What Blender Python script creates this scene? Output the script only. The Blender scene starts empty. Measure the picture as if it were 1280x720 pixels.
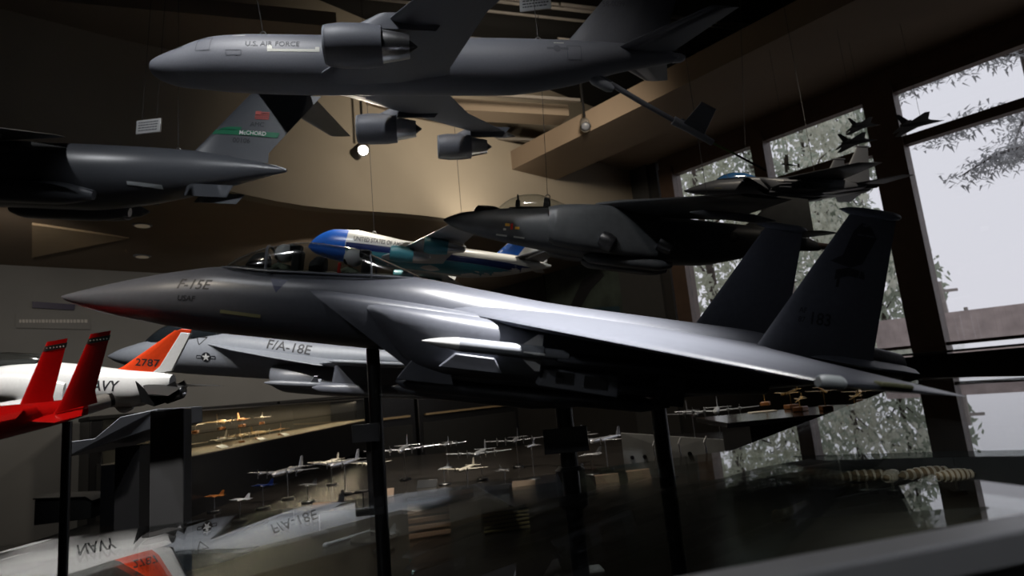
import bpy, bmesh, math, random
from mathutils import Vector, Matrix, Euler
from mathutils.bvhtree import BVHTree
random.seed(7)
SC = bpy.context.scene
COL = SC.collection
R = math.radians

LAMP = dict(track=60, wash=16, wash2=180, tanker=260, airl=36, side=26, red=170, rail=30, rcase=.6, wing=2000, left=620, navy=150, jumbo=28, jump=45, deck=420, deck2=420, case=22, soff=48, nose=52, small=80, sky=.93, exposure=0)
# ------------------------------------------------------------------ camera
CAM = Vector((0, 0, 1.55)); FPX = 750.0
_p, _r = R(9.5), R(5.3)
_F = Vector((0, math.cos(_p), math.sin(_p))); _U = Vector((0, -math.sin(_p), math.cos(_p))); _R = Vector((1, 0, 0))
CR = math.cos(_r)*_R - math.sin(_r)*_U
CU = math.cos(_r)*_U + math.sin(_r)*_R
cd = bpy.data.cameras.new('camera'); cam = bpy.data.objects.new('camera', cd); COL.objects.link(cam)
cd.sensor_width = 36; cd.lens = FPX/1280*36; cd.clip_start = .02; cd.clip_end = 300
cam.matrix_world = Matrix(((CR.x, CU.x, -_F.x, CAM.x), (CR.y, CU.y, -_F.y, CAM.y), (CR.z, CU.z, -_F.z, CAM.z), (0, 0, 0, 1)))
SC.camera = cam
cd.dof.use_dof = True; cd.dof.focus_distance = 1.3; cd.dof.aperture_fstop = 6.0
def ray(px, py): return _F + (px-640)/FPX*CR + (360-py)/FPX*CU
def at_z(px, py, z): d = ray(px, py); return CAM + d*((z-CAM.z)/d.z)
def at_y(px, py, Y): d = ray(px, py); return CAM + d*(Y/d.y)
TH = R(42.6)
AX = Vector((math.cos(TH), math.sin(TH), 0)); BX = Vector((-math.sin(TH), math.cos(TH), 0))
AW = 6.83
def on_wall(px, py, n=AX, c=AW): d = ray(px, py); return CAM + d*((c-CAM.dot(n))/d.dot(n))
def ab(a, b, z): return AX*a + BX*b + Vector((0, 0, z))

# ------------------------------------------------------------------ materials
MATS = {}
def mat(name, col, rough=.5, metal=0, noise=.08, nscale=9, spec=.5, emit=0, coat=0):
    if name in MATS: return MATS[name]
    m = bpy.data.materials.new(name); m.use_nodes = True; nt = m.node_tree; b = nt.nodes['Principled BSDF']
    b.inputs['Roughness'].default_value = rough; b.inputs['Metallic'].default_value = metal
    b.inputs['Specular IOR Level'].default_value = spec
    if coat: b.inputs['Coat Weight'].default_value = coat; b.inputs['Coat Roughness'].default_value = .15
    c = (*col, 1)
    if noise:
        tc = nt.nodes.new('ShaderNodeTexCoord'); nz = nt.nodes.new('ShaderNodeTexNoise'); nz.inputs['Scale'].default_value = nscale; nz.inputs['Detail'].default_value = 4
        rp = nt.nodes.new('ShaderNodeValToRGB')
        rp.color_ramp.elements[0].position = .3; rp.color_ramp.elements[1].position = .7
        rp.color_ramp.elements[0].color = (*[max(0, x*(1-noise)) for x in col], 1)
        rp.color_ramp.elements[1].color = (*[min(1, x*(1+noise)) for x in col], 1)
        nt.links.new(tc.outputs['Object'], nz.inputs['Vector']); nt.links.new(nz.outputs['Fac'], rp.inputs['Fac'])
        nt.links.new(rp.outputs['Color'], b.inputs['Base Color'])
    else: b.inputs['Base Color'].default_value = c
    if emit: b.inputs['Emission Color'].default_value = c; b.inputs['Emission Strength'].default_value = emit
    MATS[name] = m; return m
def glass(name, tint=(1, 1, 1), f0=.04, rough=0, scale=.96, power=5):
    m = bpy.data.materials.new(name); m.use_nodes = True; nt = m.node_tree; nt.nodes.clear()
    o = nt.nodes.new('ShaderNodeOutputMaterial'); mx = nt.nodes.new('ShaderNodeMixShader')
    t = nt.nodes.new('ShaderNodeBsdfTransparent'); t.inputs['Color'].default_value = (*tint, 1)
    g = nt.nodes.new('ShaderNodeBsdfGlossy'); g.inputs['Roughness'].default_value = rough
    lw = nt.nodes.new('ShaderNodeLayerWeight'); lw.inputs['Blend'].default_value = .5
    pw = nt.nodes.new('ShaderNodeMath'); pw.operation = 'POWER'; pw.inputs[1].default_value = power
    ml = nt.nodes.new('ShaderNodeMath'); ml.operation = 'MULTIPLY_ADD'; ml.inputs[1].default_value = scale; ml.inputs[2].default_value = f0
    L = nt.links.new
    L(lw.outputs['Facing'], pw.inputs[0]); L(pw.outputs[0], ml.inputs[0]); L(ml.outputs[0], mx.inputs[0])
    L(t.outputs[0], mx.inputs[1]); L(g.outputs[0], mx.inputs[2]); L(mx.outputs[0], o.inputs[0])
    MATS[name] = m; return m
M = mat
GUN = M('gunship_grey', (.13, .138, .165), .33, noise=.06, spec=.6)
GUND = M('gunship_grey_dark', (.09, .097, .12), .42, noise=.08)
GREYL = M('light_ghost_grey', (.30, .32, .36), .38, noise=.05)
GREYM = M('medium_grey', (.17, .18, .205), .36, noise=.06)
GREYT = M('tanker_grey', (.155, .163, .19), .5, noise=.05)
GREYC = M('airlifter_grey', (.085, .091, .104), .36, noise=.05)
HARR = M('harrier_grey', (.085, .09, .095), .42, noise=.12, nscale=3)
WHITE = M('white_gloss', (.78, .78, .78), .25, noise=.03)
ORANGE = M('orange_red', (.75, .06, .012), .3, noise=.04)
RED = M('signal_red', (.55, .006, .006), .22, noise=.05)
BLACK = M('black_satin', (.010, .010, .011), .35, noise=.1)
MATTE = M('black_matte', (.008, .008, .008), .8, noise=.1)
MARK = M('marking_dark', (.018, .019, .024), .5, noise=0)
MARKG = M('marking_grey', (.09, .095, .115), .5, noise=0)
MARKL = M('marking_light', (.62, .62, .56), .5, noise=0)
STRIP = M('formation_strip', (.36, .36, .20), .5, noise=0)
STRIPW = M('light_lens', (.68, .73, .75), .35, noise=0)
METAL = M('bare_metal', (.62, .62, .63), .28, 1, noise=.08)
METALD = M('burnt_metal', (.10, .10, .105), .35, .9, noise=.2)
SILVER = M('model_silver', (.62, .63, .66), .25, .85, noise=.08, nscale=30)
GOLD = M('model_gold', (.75, .48, .17), .25, .9, noise=.1, nscale=30)
WOOD = M('stand_wood', (.33, .13, .04), .4, noise=.35, nscale=14)
TAN = M('model_tan', (.50, .36, .20), .5, noise=.3, nscale=20)
CREAM = M('model_cream', (.72, .66, .54), .5, noise=.15, nscale=20)
BLUE = M('air_force_blue', (.012, .11, .50), .3, noise=.04)
BLUED = M('navy_blue', (.01, .022, .10), .35, noise=.05)
TEAL = M('sky_teal', (.055, .24, .29), .35, noise=.06)
GREEN = M('tail_green', (.006, .16, .075), .4, noise=0)
OLIVE = M('flight_suit', (.10, .12, .08), .8, noise=.2)
SKIN = M('figure_skin', (.45, .26, .17), .6, noise=.05)
REDM = M('marking_red', (.55, .03, .02), .5, noise=0)
YEL = M('marking_yellow', (.75, .42, .06), .5, noise=0)
GLASS = glass('case_glass', (.93, .95, .94))
WGLASS = glass('window_glass', (.94, .95, .96), .03)
CANO = glass('canopy_glass', (.9, .93, .93), .10, .10, .9, 3)
CANB = M('canopy_blue_tint', (.06, .22, .55), .08, noise=0, coat=1)

# ------------------------------------------------------------------ mesh builder
class MB:
    def __init__(s): s.v = []; s.f = []; s.m = []
    def add(s, vs, fs, mi=0):
        o = len(s.v); s.v += [tuple(v) for v in vs]; s.f += [tuple(i+o for i in f) for f in fs]; s.m += [mi]*len(fs); return s
    def rings(s, rs, mi=0, caps=(True, True), closed=True, capmi=None):
        n = len(rs[0]); vs = [p for r in rs for p in r]; fs = []
        for i in range(len(rs)-1):
            for j in range(n if closed else n-1):
                a, b = i*n+j, i*n+(j+1) % n
                fs.append((a, b, b+n, a+n))
        s.add(vs, fs, mi)
        for k, e in ((0, 0), (1, len(rs)-1)):
            if caps[k]:
                r = rs[e]; c = Vector((0, 0, 0))
                for p in r: c += Vector(p)
                c /= n
                s.add(list(r)+[tuple(c)], [((j+1) % n, j, n) if k == 0 else (j, (j+1) % n, n) for j in range(n)], mi if capmi is None else capmi)
        return s
    def loft(s, secs, n=32, sub=5, mi=0, y0=0, caps=(True, True), half=False, shear=None):
        """secs: (x, halfwidth, ztop, zbot[, exponent[, yc]])"""
        secs = [tuple(q)+(2.0,)*(5-len(q)) if len(q) < 5 else tuple(q) for q in secs]
        secs = [q if len(q) > 5 else q+(0.0,) for q in secs]
        S = smooth(secs, sub); rs = []
        for (x, w, zt, zb, e, yc) in S:
            zm = (zt+zb)/2; hz = (zt-zb)/2; r = []
            for j in range(n if not half else n+1):
                t = 2*math.pi*j/n if not half else math.pi*j/n
                c, d = math.cos(t), math.sin(t)
                y = w*math.copysign(abs(c)**(2/e), c)
                z = (zm+hz*math.copysign(abs(d)**(2/e), d)) if not half else zb+(zt-zb)*abs(d)**(2/e)
                xx = x if not shear else x+shear(x, z)
                r.append((xx, y0+yc+y, z))
            rs.append(r)
        return s.rings(rs, mi, caps if not half else (False, False), closed=not half)
    def rev(s, prof, o=(0, 0, 0), ax='x', n=24, mi=0, caps=(True, True)):
        rs = []
        for (t, r) in prof:
            ring = []
            for j in range(n):
                c, d = math.cos(2*math.pi*j/n)*r, math.sin(2*math.pi*j/n)*r
                p = (t, c, d) if ax == 'x' else ((d, t, c) if ax == 'y' else (c, d, t))
                ring.append((o[0]+p[0], o[1]+p[1], o[2]+p[2]))
            rs.append(ring)
        return s.rings(rs, mi, caps)
    def wing(s, st, vert=False, mi=0):
        """st: (x_le, span, off, chord, thick) ; span along y (off = z) or, vert, along z (off = y)"""
        P = [(0, 0), (.012, .28), (.05, .58), (.15, .9), (.32, 1), (.6, .74), (.85, .3), (1, .03)]
        rs = []
        for (x, sp, of, c, t) in st:
            loop = [(x+a*c, b*t/2) for a, b in P] + [(x+a*c, -b*t/2) for a, b in reversed(P[1:])]
            rs.append([(a, sp, of+b) if not vert else (a, of+b, sp) for a, b in loop])
        return s.rings(rs, mi)
    def box(s, a, b, mi=0, mtx=None):
        x0, y0, z0 = a; x1, y1, z1 = b
        v = [(x0, y0, z0), (x1, y0, z0), (x1, y1, z0), (x0, y1, z0), (x0, y0, z1), (x1, y0, z1), (x1, y1, z1), (x0, y1, z1)]
        if mtx: v = [tuple(mtx @ Vector(q)) for q in v]
        return s.add(v, [(0, 3, 2, 1), (4, 5, 6, 7), (0, 1, 5, 4), (1, 2, 6, 5), (2, 3, 7, 6), (3, 0, 4, 7)], mi)
    def prism(s, poly, z0, z1, mi=0):
        """poly: plan points (x, y)"""
        n = len(poly)
        v = [(p[0], p[1], z0) for p in poly]+[(p[0], p[1], z1) for p in poly]
        return s.add(v, [tuple(range(n-1, -1, -1)), tuple(range(n, 2*n))]+[(i, (i+1) % n, (i+1) % n+n, i+n) for i in range(n)], mi)
    def slab(s, pts, thick, mi=0):
        """planar polygon of 3-D points, extruded by the vector thick"""
        n = len(pts); t = Vector(thick)
        v = [tuple(p) for p in pts]+[tuple(Vector(p)+t) for p in pts]
        return s.add(v, [tuple(range(n-1, -1, -1)), tuple(range(n, 2*n))]+[(i, (i+1) % n, (i+1) % n+n, i+n) for i in range(n)], mi)
    def tube(s, pts, r, n=8, mi=0, r1=None):
        pts = [Vector(p) for p in pts]; rs = []
        for i, p in enumerate(pts):
            d = (pts[min(i+1, len(pts)-1)]-pts[max(i-1, 0)]).normalized()
            u = d.cross(Vector((0, 0, 1)))
            if u.length < 1e-3: u = d.cross(Vector((0, 1, 0)))
            u.normalize(); w = d.cross(u)
            k = i/max(1, len(pts)-1); rr = r if r1 is None else r+(r1-r)*k
            rs.append([tuple(p+u*math.cos(2*math.pi*j/n)*rr+w*math.sin(2*math.pi*j/n)*rr) for j in range(n)])
        return s.rings(rs, mi)
    def ball(s, c, r, n=16, mi=0, sc=(1, 1, 1)):
        rs = []
        m = n//2
        for i in range(m+1):
            t = math.pi*i/m; rr = max(math.sin(t), 1e-3)
            rs.append([(c[0]+r*sc[0]*rr*math.cos(2*math.pi*j/n), c[1]+r*sc[1]*rr*math.sin(2*math.pi*j/n), c[2]+r*sc[2]*math.cos(t)) for j in range(n)])
        return s.rings(rs, mi)
    def mirror(s):
        o = MB(); o.v = [(x, -y, z) for x, y, z in s.v]; o.f = [tuple(reversed(f)) for f in s.f]; o.m = list(s.m); return o
    def build(s, name, mats, parent=None, ang=38, bevel=0, smooth_=True, label=None):
        me = bpy.data.meshes.new(name); me.from_pydata(s.v, [], s.f)
        bm = bmesh.new(); bm.from_mesh(me); bmesh.ops.remove_doubles(bm, verts=bm.verts, dist=1e-6); bmesh.ops.recalc_face_normals(bm, faces=bm.faces)
        ok = len(bm.faces) == len(s.f); bm.to_mesh(me); bm.free()
        if not isinstance(mats, (list, tuple)): mats = [mats]
        for m in mats: me.materials.append(m)
        if ok and any(s.m): me.polygons.foreach_set('material_index', s.m)
        if smooth_:
            me.polygons.foreach_set('use_smooth', [True]*len(me.polygons)); me.set_sharp_from_angle(angle=R(ang))
        me.update()
        o = bpy.data.objects.new(name, me); COL.objects.link(o)
        if parent is not None: o.parent = parent
        if bevel:
            b = o.modifiers.new('bevel', 'BEVEL'); b.width = bevel; b.segments = 2; b.limit_method = 'ANGLE'
        if label: o['label'] = label
        return o
def smooth(secs, sub):
    out = []; n = len(secs)
    def tang(i, k):
        if i == 0 or i == n-1: return None
        d0 = (secs[i][k]-secs[i-1][k])/max(1e-9, secs[i][0]-secs[i-1][0]); d1 = (secs[i+1][k]-secs[i][k])/max(1e-9, secs[i+1][0]-secs[i][0])
        return 0 if d0*d1 <= 0 else 2*d0*d1/(d0+d1)
    for i in range(n-1):
        a, b = secs[i], secs[i+1]; h = b[0]-a[0]
        for q in range(sub):
            t = q/sub; row = [a[0]+h*t]
            for k in range(1, len(a)):
                d = (b[k]-a[k])/max(1e-9, h)
                m0 = tang(i, k); m1 = tang(i+1, k)
                m0 = (1.5*d-.5*(m1 or 0) if i == 0 and m1 is not None else d) if m0 is None else m0
                m1 = (1.5*d-.5*m0) if m1 is None else m1
                row.append((2*t**3-3*t*t+1)*a[k]+(t**3-2*t*t+t)*h*m0+(-2*t**3+3*t*t)*b[k]+(t**3-t*t)*h*m1)
            out.append(tuple(row))
    out.append(secs[-1]); return out

def thing(name, label, cat, loc=(0, 0, 0), rot=(0, 0, 0), scale=1, group=None):
    o = bpy.data.objects.new(name, None); COL.objects.link(o); o.location = loc; o.rotation_euler = rot; o.scale = (scale,)*3
    o.empty_display_size = .05; o['label'] = label; o['category'] = cat
    if group: o['group'] = group
    return o
def tag(o, label, cat, group=None):
    o['label'] = label; o['category'] = cat
    if group: o['group'] = group
    return o
def struct(o): o['kind'] = 'structure'; return o
def dup(root, label=None):
    r = root.copy(); COL.objects.link(r)
    if label: r['label'] = label
    for ch in list(root.children):
        c = ch.copy(); COL.objects.link(c); c.parent = r
        for g in ch.children:
            d = g.copy(); COL.objects.link(d); d.parent = c
    return r

# ------------------------------------------------------------------ markings laid on a surface
_bvh = {}
def bvh(o):
    if o.name not in _bvh:
        me = o.data; _bvh[o.name] = BVHTree.FromPolygons([v.co.copy() for v in me.vertices], [tuple(p.vertices) for p in me.polygons])
    return _bvh[o.name]
def project(bm, name, m, target, parent, maxlen, eps, mode='side'):
    bmesh.ops.triangulate(bm, faces=bm.faces)
    for _ in range(4):
        es = [e for e in bm.edges if e.calc_length() > maxlen]
        if not es: break
        bmesh.ops.subdivide_edges(bm, edges=es, cuts=1); bmesh.ops.triangulate(bm, faces=bm.faces)
    tr = bvh(target); bad = []
    for v in bm.verts:
        u, w = v.co.x, v.co.y
        if mode == 'side': o, d = Vector((u, -60, w)), Vector((0, 1, 0))
        elif mode == 'top': o, d = Vector((u, w, 60)), Vector((0, 0, -1))
        else: o, d = Vector((u, w, -60)), Vector((0, 0, 1))
        hit, nr, idx, dist = tr.ray_cast(o, d)
        if hit is None: bad.append(v); continue
        if nr.dot(d) > 0: nr = -nr
        v.co = hit+nr*eps
    bmesh.ops.delete(bm, geom=bad, context='VERTS')
    me = bpy.data.meshes.new(name); bm.to_mesh(me); bm.free(); me.materials.append(m)
    o = bpy.data.objects.new(name, me); COL.objects.link(o); o.parent = parent; return o
def text_bm(body, size, pos, shear=0, rot=0, sx=1, bold=0):
    cu = bpy.data.curves.new('t', 'FONT'); cu.body = body; cu.size = size; cu.shear = shear; cu.resolution_u = 3
    cu.offset = bold*size
    ob = bpy.data.objects.new('t', cu); COL.objects.link(ob)
    bpy.context.view_layer.update()
    me = bpy.data.meshes.new_from_object(ob.evaluated_get(bpy.context.evaluated_depsgraph_get()))
    bpy.data.objects.remove(ob); bpy.data.curves.remove(cu)
    bm = bmesh.new(); bm.from_mesh(me); bpy.data.meshes.remove(me)
    c, s = math.cos(rot), math.sin(rot)
    for v in bm.verts:
        x, y = v.co.x*sx, v.co.y; v.co = (pos[0]+c*x-s*y, pos[1]+s*x+c*y, 0)
    return bm
def text(body, size, pos, target, m=None, parent=None, shear=0, rot=0, sx=1, bold=0, eps=.004, name='lettering', mode='side', maxlen=None):
    bm = text_bm(body, size, pos, shear, rot, sx, bold)
    return project(bm, name, m or MARK, target, parent or target, maxlen or size*.3, eps, mode)
def mark(polys, target, m=None, parent=None, eps=.004, name='marking', mode='side', maxlen=.3):
    bm = bmesh.new()
    for p in polys: bm.faces.new([bm.verts.new((a, b, 0)) for a, b in p])
    return project(bm, name, m or MARK, target, parent or target, maxlen, eps, mode)
def quad(u0, v0, u1, v1): return [(u0, v0), (u1, v0), (u1, v1), (u0, v1)]
def line(p, q, w):
    a, b = Vector(p), Vector(q); d = (b-a).normalized(); n = Vector((-d.y, d.x))*w/2
    return [tuple(a-n), tuple(b-n), tuple(b+n), tuple(a+n)]
def outline(pts, w): return [line(pts[i], pts[(i+1) % len(pts)], w) for i in range(len(pts))]
def disc(c, r, n=20): return [(c[0]+r*math.cos(2*math.pi*i/n), c[1]+r*math.sin(2*math.pi*i/n)) for i in range(n)]
def roundel(c, r, target, dark=None, light=None):
    dark = dark or MARK; light = light or GREYL
    o = mark([disc(c, r)], target, dark, eps=.006, name='insignia_disc')
    star = []
    for i in range(10):
        a = math.pi/2+i*math.pi/5; q = r*.92 if i % 2 == 0 else r*.36
        star.append((c[0]+q*math.cos(a), c[1]+q*math.sin(a)))
    bm = bmesh.new(); vs = [bm.verts.new((a, b, 0)) for a, b in star]; cc = bm.verts.new((c[0], c[1], 0))
    for i in range(10): bm.faces.new((vs[i], vs[(i+1) % 10], cc))
    project(bm, 'insignia_star', light, target, target, r*.5, .012)
    bars = []
    for s in (-1, 1):
        x0, x1 = sorted((c[0]+s*r*1.02, c[0]+s*r*1.95))
        bars += outline([(x0, c[1]-r*.27), (x1, c[1]-r*.27), (x1, c[1]+r*.27), (x0, c[1]+r*.27)], r*.14)
    mark(bars, target, dark, eps=.008, name='insignia_bar')

# ------------------------------------------------------------------ twin-tail strike fighter (the big one and the small one)
def pilot(parent, x, zs, hm):
    o = MB().loft([(x-.25, .12, zs+.02, zs-.2), (x-.08, .27, zs+.12, zs-.3), (x+.1, .26, zs+.1, zs-.3), (x+.22, .1, zs, zs-.2)], 14, 3)
    o.tube([(x-.05, -.25, zs+.02), (x-.2, -.33, zs-.14), (x-.48, -.24, zs-.2)], .07, 8, r1=.05)
    o.tube([(x-.05, .25, zs+.02), (x-.2, .33, zs-.14), (x-.48, .24, zs-.2)], .07, 8, r1=.05)
    o.ball((x-.03, 0, zs+.26), .125, 14, 1, (1, .85, 1.15))
    f = o.build('pilot_figure', [OLIVE, SKIN], parent, label='seated pilot figure in green flight suit under the canopy')
    MB().ball((x+.02, 0, zs+.33), .205, 18, 0, (1.05, .92, .98)).build('helmet', hm, f)
    MB().ball((x-.115, 0, zs+.25), .12, 14, 0, (.7, .95, .8)).build('visor', BLACK, f)
def f15(root, main=True):
    g, gd = (GUN, GUND) if main else (GREYM, GREYM)
    fu = MB().loft([(0, .015, -.03, -.07), (.13, .09, .03, -.13), (.77, .34, .28, -.27), (1.52, .56, .54, -.36), (2.28, .72, .77, -.43), (3.04, .82, .94, -.46, 2.15),
                    (4.25, .92, 1.0, -.46, 2.3), (5.2, .98, 1.07, -.46, 2.4), (6.3, 1.0, 1.15, -.46, 2.4), (7.14, 1.02, 1.2, -.46, 2.4), (8.56, 1.05, 1.10, -.46, 2.4), (10.4, 1.05, .97, -.46, 2.4), (13, 1.05, .92, -.45, 2.4),
                    (15, .95, .88, -.4, 2.4), (16.6, .7, .66, -.2), (18.3, .3, .3, .02)], 44, 6).build('fuselage', g, root)
    # air intakes and engine trunks
    for s in (-1, 1):
        rs = []; n = 28
        st = [(5.17, 2.3, 1.93, .73, -.72), (6.0, 1.75, 1.95, .72, -.74), (7.2, 1.0, 1.96, .68, -.76), (8.6, 0, 1.98, .62, -.76), (12, 0, 1.95, .6, -.72), (15, 0, 1.75, .6, -.3), (17.0, 0, 1.5, .62, .0)]
        for (x, sh, w, zt, zb) in smooth(st, 4):
            yi = .85 if x < 14 else .25; r = []
            for j in range(n):
                t = 2*math.pi*j/n; c, d = math.cos(t), math.sin(t)
                y = (w+yi)/2+(w-yi)/2*math.copysign(abs(c)**.42, c); z = (zt+zb)/2+(zt-zb)/2*math.copysign(abs(d)**.42, d)
                r.append((x+sh*(zt-z)/(zt-zb), y*s, z))
            rs.append(r)
        b = MB().rings(rs, 0, (False, True))
        fr = [Vector(p) for p in rs[0]]; c = sum(fr, Vector())/n
        inn = [p+(c-p)*.09 for p in fr]; deep = [p+Vector((1.6, 0, 0)) for p in inn]
        b.rings([fr, inn], 0, (False, False)); b.rings([inn, deep], 1, (False, True))
        b.build('air_intake', [g, MATTE], root)
    for s in (-1, 1):
        rs = []; n = 24
        for (x, sh, w, zt, zb) in smooth([(6.22, .9, 1.98, .60, -.42), (6.6, .85, 2.14, .62, -.55), (7.6, .6, 2.28, .6, -.62), (9, .2, 2.34, .56, -.62), (12, 0, 2.3, .54, -.58), (14.6, 0, 2.0, .5, -.4)], 4):
            r = []
            for j in range(n):
                t = 2*math.pi*j/n; c, d = math.cos(t), math.sin(t)
                y = 1.7+(w-1.7)*math.copysign(abs(c)**.6, c) if c > 0 else 1.7+.1*c; z = (zt+zb)/2+(zt-zb)/2*math.copysign(abs(d)**.6, d)
                r.append((x+sh*(zt-z)/(zt-zb), y*s, z))
            rs.append(r)
        MB().rings(rs).build('conformal_tank', g, root)
    for s in (-1, 1):
        w = MB().wing([(7.9, 1.3, .62, 6.7, .36), (8.6, 2.0, .58, 5.94, .34), (9.9, 3.5, .53, 4.67, .25), (12.40, 6.42, .45, 2.25, .12), (12.75, 6.52, .45, 1.8, .05)])
        w = w if s > 0 else w.mirror(); wo = w.build('wing', g, root)
        if s < 0 and main:
            a = MB().loft([(12.42, .07, .52, .38), (12.52, .10, .55, .36), (12.72, .10, .55, .36), (12.8, .05, .5, .4)], 12, 3, y0=-6.5).build('wingtip_light', STRIPW, wo, label='pale lens on wingtip leading edge')
            b = MB().box((13.28, -6.56, .47), (13.75, -6.40, .53)).build('formation_strip', STRIP, wo, bevel=.02, label='pale yellow light strip along wingtip')
        t = MB().wing([(15.3, 1.2, .5, 3.0, .2), (15.8, 2.0, .48, 2.1, .14), (16.2, 3.0, .46, .9, .05)] if main else [(15.5, 1.4, .3, 3.3, .2), (16.3, 2.2, .25, 2.6, .14), (18.1, 4.25, .18, 1.35, .05)])
        (t if s > 0 else t.mirror()).build('tailplane', gd, root)
        f = MB().wing([(14.0, .3, 1.65*s, 3.3, .18), (14.41, .62, 1.65*s, 2.75, .16), (16.22, 3.68, 1.65*s, 1.12, .06)], True).build('tail_fin', gd, root)
        MB().rev([(15.95, .01), (16.15, .07), (16.5, .1), (17.2, .1), (17.4, .06), (17.46, .01)], (0, 1.65*s, 3.74), n=14).build('fin_tip_pod', gd, f)
        nz = MB().rev([(16.6, .42), (17.2, .44), (17.9, .4), (18.5, .33), (18.5, .28), (17.6, .3), (17.55, .01)], (0, .78*s, .42), n=24, caps=(True, False)).build('exhaust_nozzle', METALD, root)
        if s < 0 and main:
            text('AF', .16, (15.24, 1.42), f, MARK, rot=-.03, bold=.01, eps=.008); text('87', .16, (15.24, 1.22), f, MARK, rot=-.03, bold=.01, eps=.008)
            text('183', .37, (15.47, 1.2), f, MARK, rot=-.03, bold=.012, eps=.008)
            mark([line((16.25, .95), (16.98, .88), .02), line((16.25, .95), (16.62, 2.6), .02)], f, MARKG, name='rudder_seam', eps=.008)
            mark([[(16.05, 2.55), (16.35, 2.5), (16.62, 2.62), (16.9, 3.2), (16.72, 3.45), (16.5, 3.5), (16.32, 3.3), (16.4, 2.85)], [(15.85, 2.6), (16.05, 2.55), (16.4, 2.72), (16.2, 2.8)], [(15.98, 2.2), (16.3, 2.32), (16.72, 2.28), (16.68, 2.44), (16.3, 2.5), (16.0, 2.42)], [(16.03, 2.05), (16.1, 2.05), (16.12, 2.3), (16.05, 2.3)]], f, MARK, name='tail_emblem', eps=.008)
            mark([quad(16.3, 3.42, 17.25, 3.47), quad(16.25, 3.22, 17.2, 3.25)], f, MARKG, name='fin_stripe', eps=.008)
    # canopy
    zs = [(3.06, .9, .95), (3.4, 1.2, .98), (4.0, 1.5, .99), (4.9, 1.70, 1.05), (5.66, 1.68, 1.1), (6.37, 1.5, 1.16), (7.2, 1.22, 1.2)]
    cw = {3.06: .12, 3.4: .42, 4.0: .58, 4.9: .64, 5.66: .64, 6.37: .55, 7.2: .2}
    cs = [(x, cw[x], zt, zb-.06, 2.1) for x, zt, zb in zs]
    can = MB().loft(cs, 22, 6, half=True).build('canopy', CANO if main else CANB, root)
    S = smooth([tuple(c)+(0.,) for c in cs], 6)
    rail = MB()
    for s in (-1, 1): rail.tube([(q[0], s*q[1], q[3]+.04) for q in S], .028, 6)
    rail.build('canopy_sill', g, can)
    def bow(x, r):
        q = min(S, key=lambda k: abs(k[0]-x)); pts = []
        for j in range(17):
            t = math.pi*j/16; pts.append((q[0]+.06*math.cos(t*2), q[1]*math.cos(t), q[3]+(q[2]-q[3])*math.sin(t)**(2/2.1)))
        return MB().tube(pts, r, 6)
    bow(4.0, .03).build('canopy_bow', GREYM, can)
    if main:
        bow(6.1, .022).build('canopy_bow', GREYM, can)
        MB().loft([(3.3, .3, 1.0, .92), (3.7, .44, 1.04, .9), (4.3, .5, 1.05, .9), (5.4, .52, 1.12, .95), (6.4, .5, 1.2, 1.0), (6.9, .3, 1.2, 1.05)], 20, 3).build('cockpit_floor', MATTE, root)
        MB().loft([(3.55, .2, 1.1, 1.0), (3.75, .36, 1.34, 1.0), (3.9, .36, 1.36, 1.0), (3.95, .3, 1.3, 1.0)], 14, 3).build('instrument_panel', MATTE, root)
        MB().loft([(4.85, .3, 1.3, 1.0), (5.0, .36, 1.42, 1.0), (5.15, .3, 1.4, 1.0)], 14, 3).build('instrument_panel', MATTE, root)
        for x, zz in ((4.52, 1.0), (5.98, 1.08)):
            st = MB().box((x-.06, -.22, zz), (x+.14, .22, zz+.48)).build('ejection_seat', MATTE, root, bevel=.05)
            MB().box((x-.14, -.15, zz+.4), (x+.1, .15, zz+.6)).build('headrest', BLACK, st, bevel=.04)
        pilot(root, 4.26, 1.06, WHITE); pilot(root, 5.70, 1.14, WHITE)
        MB().box((5.46, -.42, 1.1), (5.52, -.3, 1.32)).build('rear_handle', REDM, root, bevel=.01, label='small red handle beside the rear seat')
        text('F-15E', .27, (2.43, .42), fu, MARK, shear=.25, bold=.015, sx=1.05, rot=.08, eps=.006)
        text('USAF', .15, (2.5, .19), fu, MARK, shear=.15, bold=.012, rot=.06, eps=.006)
        mark([line((3.36, .07), (4.15, .055), .07)], fu, STRIP, name='formation_strip', eps=.008)
        mark([[(4.2, .82), (4.56, .83), (4.39, .56)]], fu, BLUED, name='rescue_marking', eps=.008)
    else:
        mark([line((2.6, .0), (3.3, .0), .05)], fu, STRIP, name='formation_strip', eps=.008)
    # missiles, pylons, pods
    for s in ((-1, 1) if main else (-1,)):
        y = -2.62 if s < 0 else 2.62
        def put(b): return b if s < 0 else b.mirror()
        mi = put(MB().rev([(7.39, .005), (7.5, .035), (7.75, .085), (8.08, .125), (8.1, .128), (9.62, .128), (9.64, .1), (10.1, .1), (10.14, .04), (10.42, .03), (10.43, .005)], (0, -2.62, .07), n=20)).build('missile', GREYL if main else GREYM, root, label='light grey air to air missile under the wing root')
        put(MB().rev([(7.385, .005), (7.5, .04), (7.75, .09), (8.06, .13), (8.07, .1)], (0, -2.62, .07), n=20)).build('missile_nose', WHITE, mi)
        for k in range(4):
            a = math.pi/4+k*math.pi/2 if False else k*math.pi/2
            dy, dz = math.cos(a), math.sin(a)
            p = [(9.2, .1), (9.6, .1), (9.6, .34), (9.5, .34)]
            sl = MB().slab([(x, -2.62+dy*r-dz*.012, .07+dz*r+dy*.012) for x, r in p], (0, dz*.024, -dy*.024))
            put(sl).build('missile_fin', WHITE if main else GREYM, mi)
        put(MB().rev([(9.9, .07), (10.2, .1), (12.4, .1), (12.9, .01)], (0, -2.62, .0), n=14)).build('rear_missile', GUND, root)
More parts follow.
